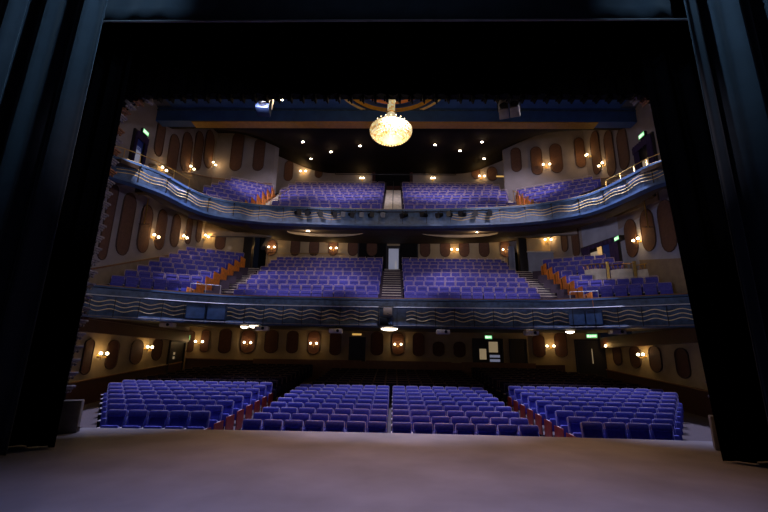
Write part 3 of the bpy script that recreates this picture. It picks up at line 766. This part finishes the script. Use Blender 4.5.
# ------------------------------------------------------------ doors and openings
def doorway(p0, p1, px0, px1, py0, py1, name, label, leafm, drape=None, inside=None, z0=None):
    pxm, pym = (px0+px1)/2, (py0+py1)/2
    s0, _ = hit(p0, p1, px0, pym); s1, _ = hit(p0, p1, px1, pym); s0, s1 = min(s0, s1), max(s0, s1)
    zt = hit(p0, p1, pxm, py0)[1]; zb = z0 if z0 is not None else hit(p0, p1, pxm, py1)[1]
    T = wallT(p0, p1); w = s1-s0
    t = thing(name, label, 'doorway', T @ Matrix.Translation(((s0+s1)/2, 0, zb)))
    h = zt-zb
    b = MB(); b.box(-w/2-.08, w/2+.08, -.10, 0, h, h+.12); b.box(-w/2-.08, -w/2, -.10, 0, 0, h); b.box(w/2, w/2+.08, -.10, 0, 0, h); b.build('frame', M['doordark'], t)
    b = MB(); b.box(-w/2, w/2, -.03, -.005, 0, h); b.build('door_leaf', leafm, t)
    if inside:
        for (a0, a1, b0, b1, m) in inside:
            b = MB(); b.box(-w/2+w*a0, -w/2+w*a1, -.045, -.03, h*b0, h*b1); b.build('lit_opening', m, t)
    if drape:
        for sx in (-1, 1):
            b = MB(); vs = []; n = 24; ww = w*drape
            fr = []
            for i in range(n+1):
                u = i/n; fr.append((Vector((sx*(w/2-ww*u), -.14+.035*sin(u*26))), Vector((0, -1))))
            b.sweep(fr, [(0, 0), (.01, h*.5), (0, h), (-.02, h), (-.02, 0)]); b.build('side_drape', M['curtainpurple'], t)
        b = MB(); fr = [(Vector((-w/2+w*i/40, -.19+.03*sin(i*1.3))), Vector((0, -1))) for i in range(41)]
        b.sweep(fr, [(0, h*.86), (0, h*1.03), (-.02, h*1.03), (-.02, h*.86)]); b.build('pelmet', M['curtainpurple'], t)
    return t
doorway(*WLp, 168, 182, 342, 372, 'stalls_doorway', 'dark double doorway near the rear of the left stalls wall', M['doordark'], inside=[(.28, .40, .70, .76, M['roomwarm']), (.28, .40, .60, .66, M['roomwarm'])], z0=.1)
doorway(*BKs, 350, 364, 339, 372, 'stalls_doorway', 'dark doorway behind the stalls between brown panels', M['doordark'], z0=.35)
t = doorway(*BKs, 474, 502, 340.5, 372, 'glazed_doors', 'glazed double doors behind the stalls under a green exit sign', M['doordark'], inside=[(.20, .44, .55, .80, M['roomwarm']), (.54, .86, .72, .97, M['roomwarm']), (.56, .92, .60, .66, M['room']), (.56, .92, .50, .56, M['room']), (.56, .92, .41, .46, M['room'])], z0=.35)
b = MB(); b.box(-.02, .02, -.06, -.045, 0, 2.0); b.build('meeting_stile', M['blackmetal'], t)
doorway(*BKs, 511, 526, 341, 372, 'stalls_doorway', 'black doorway behind the stalls, right of the glazed doors', M['doordark'], z0=.35)
doorway(SB[2], SB[3], 577, 605, 341.5, 372, 'stalls_doorway', 'dark wide doorway at the right rear corner of the stalls', M['doordark'], inside=[(.55, .58, .55, .85, M['roomwarm'])], z0=.1)
doorway(*BKd, 388, 399.5, 248, 272, 'circle_door', 'pale lit door at the top of the dress circle middle aisle', M['doordark'], inside=[(.05, .92, .02, .97, M['room']), (.62, .74, .3, .55, M['roomwarm'])], z0=6.9)
doorway(*BKd, 359, 386, 238, 262, 'circle_doorway', 'black recess left of the pale dress circle door', M['black'], z0=6.9)
doorway(*BKd, 401, 417, 238, 262, 'circle_doorway', 'black recess right of the pale dress circle door', M['black'], z0=6.9)
doorway((10.9, 23.2), (11.7, 20.8), 584, 621, 243.5, 268, 'draped_doorway', 'purple draped doorway on the right of the dress circle, gold pillar beyond', M['doordark'], .22, [(.22, .46, .25, .75, M['roomwarm']), (.42, .54, .0, .92, M['roomgold']), (.58, .85, .02, .9, M['curtainblue'])])
doorway(*WLp, 131, 144, 134, 164, 'draped_doorway', 'draped doorway with blue curtain on the left upper circle wall under an exit sign', M['doordark'], .12, [(.10, .72, .0, .72, M['room']), (.05, .80, .62, .96, M['curtainblue'])], z0=9.6)
doorway(*WRu, 636, 656, 141, 163, 'draped_doorway', 'dark draped doorway on the right upper circle wall under an exit sign', M['doordark'], .25, [(.30, .70, .0, .60, M['roomwarm'])], z0=9.6)
# tall dark piers and the blue drape of the right opening
for x, y, w, lb in ((-9.25, 25.0, .55, 'dark pier at the left opening of the dress circle'), (8.15, 25.6, .5, 'dark pier at the right alcove of the dress circle')):
    b = MB(); b.rbox(x-w/2, x+w/2, y-.25, y+.25, 4.5, 9.3, .05); t = b.build('pier', M['doordark']); tag(t, lb, 'pier')
b = MB(); fr = [(Vector((7.35+.42*i/20, 25.9+.04*sin(i*1.9))), Vector((0, -1))) for i in range(21)]
b.sweep(fr, [(0, 6.7), (0, 8.9), (-.02, 8.9), (-.02, 6.7)]); tag(b.build('door_drape', M['slatelit']), 'pale blue drape hanging in the right opening behind the dress circle', 'drape')
# alcove parapet
t = thing('alcove_parapet', 'grey blue parapet below the lamp in the right dress circle alcove', 'parapet')
b = MB(); b.box(8.4, 10.0, 25.3, 25.45, 6.3, 8.35); b.build('parapet_panel', M['slatelit'], t)
b = MB(); b.box(8.35, 10.05, 25.25, 25.5, 8.35, 8.42); b.build('capping', M['parapet'], t)

# ------------------------------------------------------------ exit signs
def exit_sign(p0, p1, px, py, label, w=.42, h=.2, out=.12):
    s, z = hit(p0, p1, px, py); T = wallT(p0, p1) @ Matrix.Translation((s, 0, z))
    t = thing('exit_sign', label, 'exit sign', T, 'lit green exit signs')
    b = MB(); b.rbox(-w/2-.02, w/2+.02, -out, 0, -h/2-.02, h/2+.02, .01); b.build('housing', M['blackmetal'], t)
    b = MB(); b.box(-w/2, w/2, -out-.008, -out-.001, -h/2, h/2); b.build('sign_face', M['exitg'], t)
    b = MB(); y0, y1 = -out-.014, -out-.008
    b.box(-w*.42, -w*.26, y0, y1, -h*.28, h*.28); b.box(-w*.18, -w*.08, y0, y1, -h*.3, h*.1); b.ball((-w*.12, y0, h*.22), h*.09, 5)
    for k in range(3): b.box(w*(.0+.15*k), w*(.09+.15*k), y0, y1, -h*.2, h*.2)
    b.build('pictogram', M['exitw'], t)
exit_sign(*WLp, 143.5, 132.5, 'green exit sign above the left upper circle doorway')
exit_sign(*WRu, 644, 135.5, 'green exit sign above the right upper circle doorway')
exit_sign(*BKd, 398, 240.5, 'green exit sign above the pale door of the dress circle', .55, .24)
exit_sign(*WRd, 622.5, 238.5, 'green exit sign beside the draped doorway of the dress circle', out=.3)
exit_sign(SB[0], SB[1], 187, 337.5, 'small pale exit sign above the left rear corner of the stalls', .34, .26)
exit_sign(*BKs, 488, 337.3, 'green exit sign above the glazed stalls doors')
exit_sign(SB[2], SB[3], 592, 336.2, 'green exit sign above the right rear stalls doorway', .55)
for px, py, p, lb in ((357, 334.5, BKs, 'small gold lit sign above the dark stalls doorway'), (521, 242.5, BKd, 'small gold lit sign above the right dress circle opening'), (500, 177, BKv, 'small gold lit sign at the rear right of the upper circle')):
    s, z = hit(*p, px, py); t = thing('lit_sign', lb, 'sign', wallT(*p) @ Matrix.Translation((s, 0, z)))
    b = MB(); b.rbox(-.32, .32, -.1, 0, -.09, .09, .01); b.build('housing', M['blackmetal'], t)
    b = MB(); b.box(-.29, .29, -.11, -.1, -.06, .06); b.build('sign_face', M['roomgold'], t)

# ------------------------------------------------------------ pale box fronts right of the dress circle
for i, (a, c, lb) in enumerate(((584.5, 607, 'nearest the draped doorway'), (610.5, 634, 'middle one of the three'), (637.5, 661, 'nearest the stage'))):
    P0, P1 = (8.6, 20.35), (11.65, 18.9)
    s0, z0 = hit(P0, P1, a, 281); s1, z1 = hit(P0, P1, c, 270.5); w = s1-s0; zm = hit(P0, P1, (a+c)/2, 281)[1]; zt = hit(P0, P1, (a+c)/2, 270.5)[1]
    t = thing('box_front', 'pale rounded box front with brass lattice, '+lb, 'box front', wallT(P0, P1) @ Matrix.Translation(((s0+s1)/2, 0, zm+.06)), 'pale box fronts')
    h = zt-zm; b = MB(); fr = [(Vector((-w/2+.05+(w-.1)*q/10, .05-.16*sin(pi*q/10))), Vector((0, -1))) for q in range(11)]
    b.sweep(fr, [(0, 0), (.03, h*.5), (0, h), (-.1, h), (-.1, 0)]); b.build('curved_panel', M['parapet'], t)
    b = MB(); b.tube([(x.x, x.y, h+.24) for x, _ in fr], .02, 6)
    for q in range(0, 11, 1):
        x = fr[q][0]; b.tube([(x.x, x.y, h), (x.x+(.06 if q % 2 else -.06), x.y, h+.24)], .012, 4)
    b.build('brass_rail', M['brass'], t)
    b = MB(); b.box(w/2-.02, w/2+.10, -.04, .08, -.35, h+.28)
    b.rbox(w/2-.04, w/2+.12, -.06, .1, h+.26, h+.34, .02); b.build('brass_post', M['brass'], t)
# brown side partitions rising toward the doors
def rail_run(name, label, pts, posts=True, r=.022, m='brass', h=.9, cat='handrail'):
    t = thing(name, label, cat)
    b = MB(); b.tube(pts, r, 6); b.build('rail', M[m], t)
    if posts:
        for i in range(len(pts)):
            b = MB(); p = Vector(pts[i]); b.tube([p, p-Vector((0, 0, h))], r*.8, 5); b.build('post', M[m], t)
rail_run('handrail', 'brass handrail beside the left stepped aisle of the upper circle', [(-6.55, 19.4+.8*k, 9.25+.49*k) for k in range(7)])
rail_run('handrail', 'brass handrail beside the right stepped aisle of the upper circle', [(7.15, 19.4+.8*k, 9.25+.49*k) for k in range(6)])
rail_run('handrail', 'thin central handrail of the upper circle middle aisle', [(-.12, 20.2+1.0*k, 9.7+.64*k) for k in range(7)], r=.015, m='blackmetal')
rail_run('handrail', 'slim handrail behind the left part of the dress circle seats', [(-8.3+1.0*k, 26.2, 8.35) for k in range(6)], r=.015)
rail_run('handrail', 'brass handrail along the left end of the upper circle front', [(p.x-.1, p.y, 9.15) for p in uc[8:60:8]], h=.5, r=.015)
rail_run('handrail', 'brass handrail along the right end of the upper circle front', [(p.x+.1, p.y, 9.05) for p in uc[-56:-6:8]], h=.4, r=.015)
rail_run('handrail', 'white guard rail in front of the left dress circle aisle', [(-8.7+.55*k, 17.2+.24*k, 4.62) for k in range(3)], r=.012, m='white', h=.42)
rail_run('handrail', 'pale guard rail in front of the right dress circle aisle', [(7.5+.5*k, 17.6-.2*k, 4.52) for k in range(3)], r=.012, m='white', h=.32)
b = MB(); 
t = thing('wooden_end_screen', 'orange wooden stair screen beside the left upper circle aisle', 'screen')
for k in range(6):
    b = MB(); b.box(-7.55, -7.50, 19.3+.8*k, 19.95+.8*k, 8.5+.49*k, 9.05+.49*k); b.build('screen_panel', M['orange'], t)
t = thing('wooden_end_screen', 'orange wooden stair screen beside the right upper circle aisle', 'screen')
for k in range(5):
    b = MB(); b.box(7.22, 7.27, 19.3+.8*k, 19.95+.8*k, 8.5+.49*k, 9.05+.49*k); b.build('screen_panel', M['orange'], t)

# control room at the back of the upper circle
t = thing('control_room', 'dark control room opening at the top of the upper circle', 'control room')
b = MB(); b.box(-1.65, 1.25, 27.2, 27.5, 13.2, 13.65); b.box(-1.65, 1.25, 27.2, 27.5, 14.75, 14.9); b.box(-1.65, -1.45, 27.2, 27.5, 13.2, 14.9); b.box(1.05, 1.25, 27.2, 27.5, 13.2, 14.9); b.build('frame', M['darkdado'], t)
b = MB(); b.box(-1.45, 1.05, 27.4, 27.45, 13.65, 14.75); b.build('window', M['black'], t)
b = MB(); b.box(-1.5, -.6, 27.15, 27.2, 12.6, 13.9); b.box(.35, 1.2, 27.15, 27.2, 12.6, 13.9); b.build('door_panel', M['doordark'], t)
rail_run('ceiling_bar', 'dark lighting bar hung across the back of the upper circle', [(x, 26.4, 14.15) for x in (-4.2, -2, 0, 2, 4.2)], r=.03, m='blackmetal', h=-.4, cat='lighting bar')

# ------------------------------------------------------------ chandelier and ceiling rose
cxy = at(391, 130, Y=13.5); CX, CY, CZ = cxy.x, 13.5, cxy.z
T = Matrix.Translation((CX, CY, 0))
t = thing('ceiling_rose', 'round gilded ceiling rose with gold rings around the chandelier', 'ceiling rose', T)
CYR = 15.75-13.5
def ring(r, w, z, h, m, name):
    b = MB(); n = 72; b.sweep([(Vector((r*cos(2*pi*i/n), r*sin(2*pi*i/n)+CYR)), Vector((cos(2*pi*i/n), sin(2*pi*i/n)))) for i in range(n+1)], [(0, z), (w*.5, z-h), (w, z)]); b.build(name, m, t)
ring(2.62, .10, 13.66, .10, M['palegold'], 'outer_ring'); ring(2.36, .18, 13.66, .02, M['navy'], 'blue_band')
ring(2.18, .17, 13.66, .16, M['gold'], 'gold_ring'); ring(1.9, .22, 13.66, .03, M['navy'], 'blue_band'); ring(1.6, .22, 13.66, .1, M['orange'], 'inner_ring')
for k in range(24):
    a = 2*pi*k/24; b = MB(); b.ball((1.35*cos(a), 1.35*sin(a)+CYR, 13.62), .12, 6, .6); b.build('gilt_boss', M['gold'], t)
t = thing('chandelier', 'large lit crystal chandelier with wide bowl hanging from the ceiling', 'chandelier', Matrix.Translation((CX, CY, CZ)))
R_ = .74
b = MB(); b.lathe([(.16, .24), (.42, .20), (.64, .11), (R_, -.02), (.74, -.12), (.64, -.24), (.46, -.34), (.25, -.40), (.02, -.42)], n=48); b.build('crystal_bowl', M['crystal'], t)
b = MB(); b.lathe([(.34, -.30), (.36, -.36), (.30, -.44), (.18, -.49), (.02, -.50)], n=32); b.build('inner_dish', M['crystalw'], t)
b = MB(); b.lathe([(.24, .20), (.25, .34), (.18, .56), (.14, .70), (.02, .74)], n=24); b.build('crystal_skirt', M['crystalw'], t)
b = MB(); b.lathe([(.13, .70), (.145, .78), (.135, 1.15), (.17, 1.20), (.14, 1.24)], n=20); b.build('crystal_stem', M['crystal'], t)
for r_, z_ in ((.25, .25), (.15, .71), (.16, 1.25)):
    b = MB(); b.lathe([(r_, z_-.03), (r_+.03, z_), (r_, z_+.03)], n=28); b.build('brass_ring', M['brass'], t)
b = MB(); b.tube([(0, 0, 1.25), (0, 0, 13.7-CZ)], .025, 6); b.build('chain', M['brass'], t)
b = MB(); o_ = Vector((0, 0, 0))
for i in range(11):
    ph = -.95+1.9*i/10; rr = R_*cos(ph)*1.03; zz = (.26 if ph > 0 else .44)*sin(ph)-.02; nn = max(10, int(46*cos(ph)))
    for k in range(nn):
        a = 2*pi*(k+.5*(i % 2))/nn; c = Vector((rr*cos(a), rr*sin(a), zz)); h = .03
        b.add([c+Vector(q)*h for q in ((1, 0, 0), (-1, 0, 0), (0, 1, 0), (0, -1, 0), (0, 0, 1.5), (0, 0, -1.5))], [(0,2,4),(2,1,4),(1,3,4),(3,0,4),(2,0,5),(1,2,5),(3,1,5),(0,3,5)])
o = b.build('crystal_drops', M['crystal'], t, smooth=False); o['kind'] = 'stuff'
b = MB()
for k in range(20):
    a = 2*pi*k/20; b.tube([(.4*cos(a), .4*sin(a), .18), (.60*cos(a), .60*sin(a), .20), (.60*cos(a), .60*sin(a), .24)], .01, 4)
b.build('candle_arms', M['brass'], t)
for k in range(20):
    a = 2*pi*k/20; b = MB(); b.ball((.60*cos(a), .60*sin(a), .255), .014, 5); b.build('candle_bulb', M['bulb'], t)
point((0, 0, -1.35), 100, (1, .74, .40), .3, t); point((0, 0, 1.9), 60, (1, .66, .28), .2, t)

# downlights in the dark ceiling
for i, (px, py) in enumerate([(303, 141), (331, 151), (311, 158), (360, 145), (435, 144), (460, 150), (482, 141), (484, 158)]):
    lo, hi = 19.5, 27.5
    for _ in range(30):
        mid = (lo+hi)/2; q = at(px, py, Y=mid)
        if q.z < zc(q.x, q.y): lo = mid      # still under the ceiling: walk on
        else: hi = mid
    q = at(px, py, Y=lo)
    side = 'left' if i < 4 else 'right'
    t = thing('downlight', 'small bright round downlight, %s in the %s half of the dark upper ceiling' % (['first', 'second', 'third', 'fourth', 'first', 'second', 'third', 'fourth'][i], side), 'downlight', Matrix.Translation((q.x, q.y, q.z-.04)), 'ceiling downlights')
    b = MB(); b.lathe([(.13, .06), (.14, -.02), (.10, -.03), (.09, .04)], n=16); b.build('trim_ring', M['blackmetal'], t)
    b = MB(); b.ball((0, 0, -.01), .075, 6, .5); b.build('lamp', M['bulbw'], t)
    spot((q.x, q.y, q.z-.12), (q.x, q.y+.2, 0), 50, (1, .80, .55), 110, .8, .05)
    point((q.x, q.y, q.z-.25), 3.5, (1, .62, .3), .05)
# bright lamp near the left loudspeaker
q = at(282, 99, Y=13.0)
t = thing('hanging_lamp', 'single bright work lamp hanging beside the left ceiling loudspeaker', 'lamp', Matrix.Translation(q))
b = MB(); b.ball((0, 0, 0), .055, 8); b.build('bulb', M['bulbw'], t)
b = MB(); b.lathe([(.03, .04), (.05, .1), (.03, .16)]); b.tube([(0, 0, .15), (0, 0, 13.76-q.z)], .01, 5); b.build('holder', M['blackmetal'], t)
point((0, -.1, -.1), 14, (1, .75, .45), .05, t)

# ceiling loudspeakers
def ceiling_speaker(px, py, rz, label, w=.44, two=False):
    q = at(px, py, Y=12.6); t = thing('loudspeaker', label, 'loudspeaker', Matrix.Translation(q) @ Matrix.Rotation(rz, 4, 'Z') @ Matrix.Rotation(radians(-14), 4, 'X'))
    for sx in ((-1, 1) if two else (0,)):
        x = sx*w*.5
        b = MB(); b.rbox(x-w*.46, x+w*.46, -.2, .25, -.33, .33, .02); b.build('cabinet', M['navy'] if not two else M['grey'], t)
        for zz, r in ((-.15, .13), (.17, .085)):
            b = MB(); b.lathe([(r, 0), (r, .02), (r*.8, .01), (r*.3, -.04), (.01, -.05)], T=Matrix.Translation((x, -.2, zz)) @ Matrix.Rotation(radians(90), 4, 'X')); b.build('driver', M['blackmetal'], t)
    wt = w*(1.0 if two else .5)
    b = MB()
    for s in (-1, 1): b.box(s*(wt+.02)-.012, s*(wt+.02)+.012, -.1, .1, -.1, .42)
    b.box(-wt-.03, wt+.03, -.1, .1, .40, .43); b.tube([(0, 0, .42), (0, 0, (13.70-q.z)/cos(radians(14)))], .02, 6); b.tube([(-.1, -.24, .1), (.12, -.24, .1), (.12, -.24, -.1), (-.05, -.24, -.12)], .012, 5); b.build('bracket', M['white'] if not two else M['blackmetal'], t)
ceiling_speaker(264, 105, radians(6), 'blue lit loudspeaker with white bracket hanging left of the chandelier', .5)
ceiling_speaker(509, 106, radians(-18), 'pair of loudspeakers hanging right of the chandelier', .36, True)

# ------------------------------------------------------------ lanterns on the upper circle front
rail_run('lighting_rail', 'black lighting rail fixed along the middle of the upper circle front', [((p+n_*.22).x, (p+n_*.22).y, 8.50) for p, n_ in [at_s(ucf, us, s_at_x(uc, us, -4.7+9.2*i/9)) for i in range(10)]], r=.022, m='blackmetal', h=.0001, posts=False, cat='lighting rail')
def lantern(x, i, n):
    p, nn = at_s(ucf, us, s_at_x(uc, us, x)); q = p+nn*.34
    T = Matrix.Translation((q.x, q.y, 8.30)) @ Matrix.Rotation(random.uniform(-.5, .5)+(.25 if x < 0 else -.25), 4, 'Z')
    t = thing('stage_lantern', 'black stage lantern on the upper circle front, %s from the left' % ORD[i], 'stage light', T, 'lanterns on the upper circle front')
    R = Matrix.Rotation(radians(random.uniform(8, 24)), 4, 'X')
    b = MB(); b.lathe([(.02, .20), (.085, .18), (.10, .0), (.09, -.06), (.115, -.10), (.115, -.24), (.10, -.24)], n=12, T=R @ Matrix.Rotation(radians(-90), 4, 'X')); b.build('body', M['black'], t)
    b = MB(); b.tube([(-.13, 0, 0), (-.13, .02, .16), (.13, .02, .16), (.13, 0, 0)], .012, 5); b.tube([(0, .02, .16), (0, .08, .22)], .02, 5); b.build('yoke', M['black'], t)
    b = MB(); b.box(-.11, .11, -.27, -.26, -.12, .12, R); b.build('colour_frame', M['blackmetal'], t)
xs = [297, 308, 319, 333, 342, 350, 360.6, 370, 383, 405, 425, 440.6, 450.6, 463.7, 475, 488.7]
for i, px in enumerate(xs): lantern(at(px, 217, Y=18.5).x, i, len(xs))
# gear on the dress circle front
def gear(px, py, kind, label, y=17.55, k=.45):
    q = at(px, py, Y=y)
    if kind == 'dome':
        t = thing('ceiling_dome_light', label, 'ceiling light', Matrix.Translation((q.x, y+1.0, 2.96)), 'oval dome lights under the dress circle')
        b = MB(); b.lathe([(k*.92, .05), (k, .0), (k*.92, -.03)], n=28); b.build('rim', M['brass'], t)
        b = MB(); b.lathe([(k*.84, -.02), (k*.76, -.07), (k*.44, -.11), (.01, -.12)], n=28); b.build('glass_dome', M['dome'], t)
        point((0, 0, -.35), 2.2, (1, .70, .36), .2, t)
    else:
        t = thing('projector', label, 'projector', Matrix.Translation((q.x, y, q.z)))
        b = MB(); b.rbox(-.28, .28, -.2, .2, -.09, .09, .02); b.build('body', M['parapet'] if kind == 'p' else M['black'], t)
        b = MB(); b.lathe([(.06, 0), (.065, .04), (.05, .05)], T=Matrix.Translation((.1, -.2, 0)) @ Matrix.Rotation(radians(90), 4, 'X')); b.build('lens', M['blackmetal'], t)
        b = MB(); b.tube([(0, 0, .09), (0, 0, 2.98-q.z if q.z < 2.9 else .3)], .02, 5); b.box(-.15, .15, -.02, .02, .08, .11); b.build('bracket', M['blackmetal'], t)
gear(236, 326, 'dome', 'lit dome ceiling light under the dress circle, far left', 17.55, .2)
gear(246, 327, 'dome', 'lit dome ceiling light under the dress circle, second from the left', 17.2, .26)
gear(389, 329, 'dome', 'lit dome ceiling light under the centre of the dress circle')
gear(538, 331, 'dome', 'lit dome ceiling light under the dress circle, right of centre', 17.55, .26)
gear(580, 330, 'dome', 'lit dome ceiling light under the dress circle, far right', 17.55, .22)
for px, py, lb in ((168, 325, 'under the far left of the dress circle front'), (262, 328.5, 'beside the two left dome lights'), (336, 331, 'left of the central dome light'), (443, 332, 'right of the central dome light'), (531, 333, 'beside the right dome light'), (617, 332, 'under the far right of the dress circle front')):
    gear(px, py, 'p', 'small pale projector '+lb, 17.98)
# control frame in the middle of the dress circle front
q = at(386, 316, Y=17.85)
t = thing('cable_box', 'open black equipment frame fixed at the middle of the dress circle front', 'equipment', Matrix.Translation(q))
b = MB()
for s in (-1, 1): b.box(s*.3-.02, s*.3+.02, -.12, .05, -.45, .42)
for z in (-.45, -.05, .4): b.box(-.3, .3, -.12, .05, z, z+.03)
b.build('frame', M['blackmetal'], t)
b = MB(); b.rbox(-.12, .26, -.16, -.02, .02, .34, .02); b.build('unit', M['dado'], t)
b = MB(); b.rbox(-.26, .12, -.16, -.02, -.4, -.1, .02); b.build('unit', M['black'], t)
b = MB(); b.tube([(.05, -.17, .1), (.28, -.2, 0), (.1, -.2, -.2), (.25, -.18, -.42)], .018, 5); b.build('cable', M['black'], t)
# ceiling lights under the upper circle with curved coves
for px, py, lb, k in ((308, 230, 'left', 0), (477, 231, 'right', 1)):
    q = at(px, py, Y=21.2)
    t = thing('cove_light', 'bright ceiling light in an oval cove under the upper circle, '+lb, 'ceiling light', Matrix.Translation((q.x, 21.2, q.z)))
    b = MB(); b.lathe([(.16, .12), (.18, 0), (.15, -.02)], n=20); b.build('rim', M['brass'], t)
    b = MB(); b.lathe([(.14, 0), (.10, -.05), (.01, -.07)], n=20); b.build('glass_dome', M['bulbw'], t)
    b = MB(); n = 40; b.sweep([(Vector((2.0*cos(2*pi*i/n)+(.9 if k == 0 else -.9), .75*sin(2*pi*i/n)+.3)), Vector((cos(2*pi*i/n), sin(2*pi*i/n)))) for i in range(n+1)], [(0, .12), (.10, -.02), (.2, .10)]); b.build('oval_cove', M['dado'], t)
    point((0, 0, -.3), 32, (1, .72, .40), .1, t)
# hanging brass rods on the side walls
for X, px, y0, y1, lb in ((-11.3, 144, 203, 224, 'left'), (11.1, 648, 205, 227, 'right')):
    a = at(px, y0, X=X); c = at(px, y1, X=X)
    t = thing('hanging_rail', 'thin brass pole hanging below the upper circle at the '+lb+' wall', 'pole', Matrix.Translation((c.x, c.y, c.z)))
    b = MB(); b.tube([(0, 0, 0), (0, 0, a.z-c.z+.3)], .03, 6); b.build('pole', M['brass'], t)
    b = MB(); b.tube([(-.25, 0, 0), (.25, 0, 0), (.25, 0, -.15)], .015, 5); b.build('hook', M['blackmetal'], t)

# ------------------------------------------------------------ proscenium ornament
t = thing('proscenium_ornament', 'silvered and coppery leaf moulding around the proscenium opening', 'moulding')
def orn(x, z, a, m, big=1.0):
    T = Matrix.Translation((x, 9.75, z)) @ Matrix.Rotation(a, 4, 'Y') @ Matrix.Scale(big, 4)
    b = MB()           # local +x points into the opening
    b.rbox(-.10, .15, -.14, .14, -.05, .0, .012, T, 1); b.rbox(-.10, .11, -.12, .12, -.09, -.05, .01, T, 1)
    for k in (-1, 0, 1): b.ball((.07, .09*k-.02, -.13), .035, 5, 1, T)
    b.tube([T @ Vector(q) for q in ((-.05, 0, .0), (.04, -.02, .04), (.07, -.04, .08), (.03, -.05, .10))], .016, 5)
    b.build('leaf_bracket', m, t)
z = .85; k = 0
while z < 7.6:
    orn(PX0+.10, z, 0, M['ornament'] if z < 6 or k % 2 else M['copper']); orn(PX1-.10, z, pi, M['ornament']); z += .30; k += 1
for k in range(5):
    a = pi-(k+.5)*pi/10; orn(PX0+1.0+.90*cos(a), PZ-.75+.66*sin(a), pi-a, M['copper'] if k % 2 else M['ornament'])
    a = (k+.5)*pi/10; orn(PX1-1.0+.90*cos(a), PZ-.75+.66*sin(a), pi-a+0, M['copper'] if k % 2 else M['ornament'])
x = PX0+1.15
while x < PX1-1.1: orn(x, PZ-.07, pi/2, M['black'], .85); x += .33

# ------------------------------------------------------------ masking drapes
def drape(name, label, pts, z0, z1, amp, lam, m, skew=0, n_per=.035, group=None, zslope=0):
    """pts: polyline (x,y) of the track; folds run vertically"""
    P = [Vector(p) for p in pts]; fr = []
    L = arc(P); N = int(L[-1]/n_per)
    levels = 9; b = MB(); vs = []; rng = random.Random(len(label)); ph = [rng.uniform(0, 6) for _ in range(4)]
    base = frames_of(P)
    for lv in range(levels):
        t = lv/(levels-1)
        for i in range(N+1):
            s = L[-1]*i/N; p, nn = at_s(base, L, s)
            w = amp*(sin(2*pi*s/lam+ph[0]+.8*sin(s*2.1+ph[1]))+.45*sin(2*pi*s/(lam*.43)+ph[2]))
            w *= (.75+.5*(1-t)); q = p+nn*w
            vs.append((q.x+skew*(1-t)**1.5, q.y, z0+(z1-z0)*t))
    fs = [(l*(N+1)+i, l*(N+1)+i+1, (l+1)*(N+1)+i+1, (l+1)*(N+1)+i) for l in range(levels-1) for i in range(N)]
    b.add(vs, fs); o = b.build(name, m); md = o.modifiers.new('thickness', 'SOLIDIFY'); md.thickness = .012
    tag(o, label, 'drape', group); return o
drape('masking_leg', 'blue black masking drape nearest the camera at the left edge', [(-9.5, 5.9), (-6.95, 6.15)], .02, 10.5, .10, .62, M['bluedrape'])
drape('masking_leg', 'black masking drape just behind the nearest one on the left', [(-8.4, 6.95), (-5.9, 6.65)], .02, 10.5, .11, .70, M['bluedrape'])
drape('masking_leg', 'black masking drape on the left beside the small floor loudspeaker', [(-8.5, 7.6), (-5.66, 7.4)], .02, 10.5, .05, .40, M['blackdrape'])
drape('masking_leg', 'blue black masking drape nearest the camera at the right edge', [(9.0, 5.95), (5.16, 6.25)], .02, 10.5, .13, .70, M['bluedrape'], -.06)
drape('masking_leg', 'black masking drape on the right beside the proscenium', [(8.5, 7.7), (5.12, 7.45)], .02, 10.5, .06, .62, M['blackdrape'], .3)
drape('border', 'black border drape hanging above the proscenium opening', [(-9, 8.7), (9, 8.7)], 7.78, 10.6, .03, .5, M['blackdrape'])
drape('border', 'dull blue border drape gathered along the top edge of the picture', [(-6.2, 7.0), (5.6, 7.0)], 8.30, 11, .02, 1.3, M['bluedrape'])
b = MB(); b.tube([(-6.4, 6.96, 8.26), (5.9, 6.96, 8.26)], .022, 8); tag(b.build('batten', M['grey']), 'thin pale metal batten along the bottom of the upper border', 'batten')

# floor loudspeakers either side of the stage
def floor_speaker(x, y, rz, h, label):
    t = thing('floor_loudspeaker', label, 'loudspeaker', TR(x, y, 0, rz))
    b = MB(); b.rbox(-.17, .17, -.16, .16, .0, h, .012); b.build('cabinet', M['grey'], t)
    b = MB(); b.rbox(-.15, .15, -.172, -.16, .04, h-.04, .008); b.build('grille', M['grey'], t)
    b = MB(); b.tube([(.18, -.1, .02), (.20, -.1, .12)], .03, 6); b.build('foot', M['arm'], t)
floor_speaker(-6.62, 8.88, radians(28), .62, 'grey floor loudspeaker by the left black drape')
floor_speaker(6.27, 8.55, radians(-30), .60, 'grey floor loudspeaker by the right black drape')
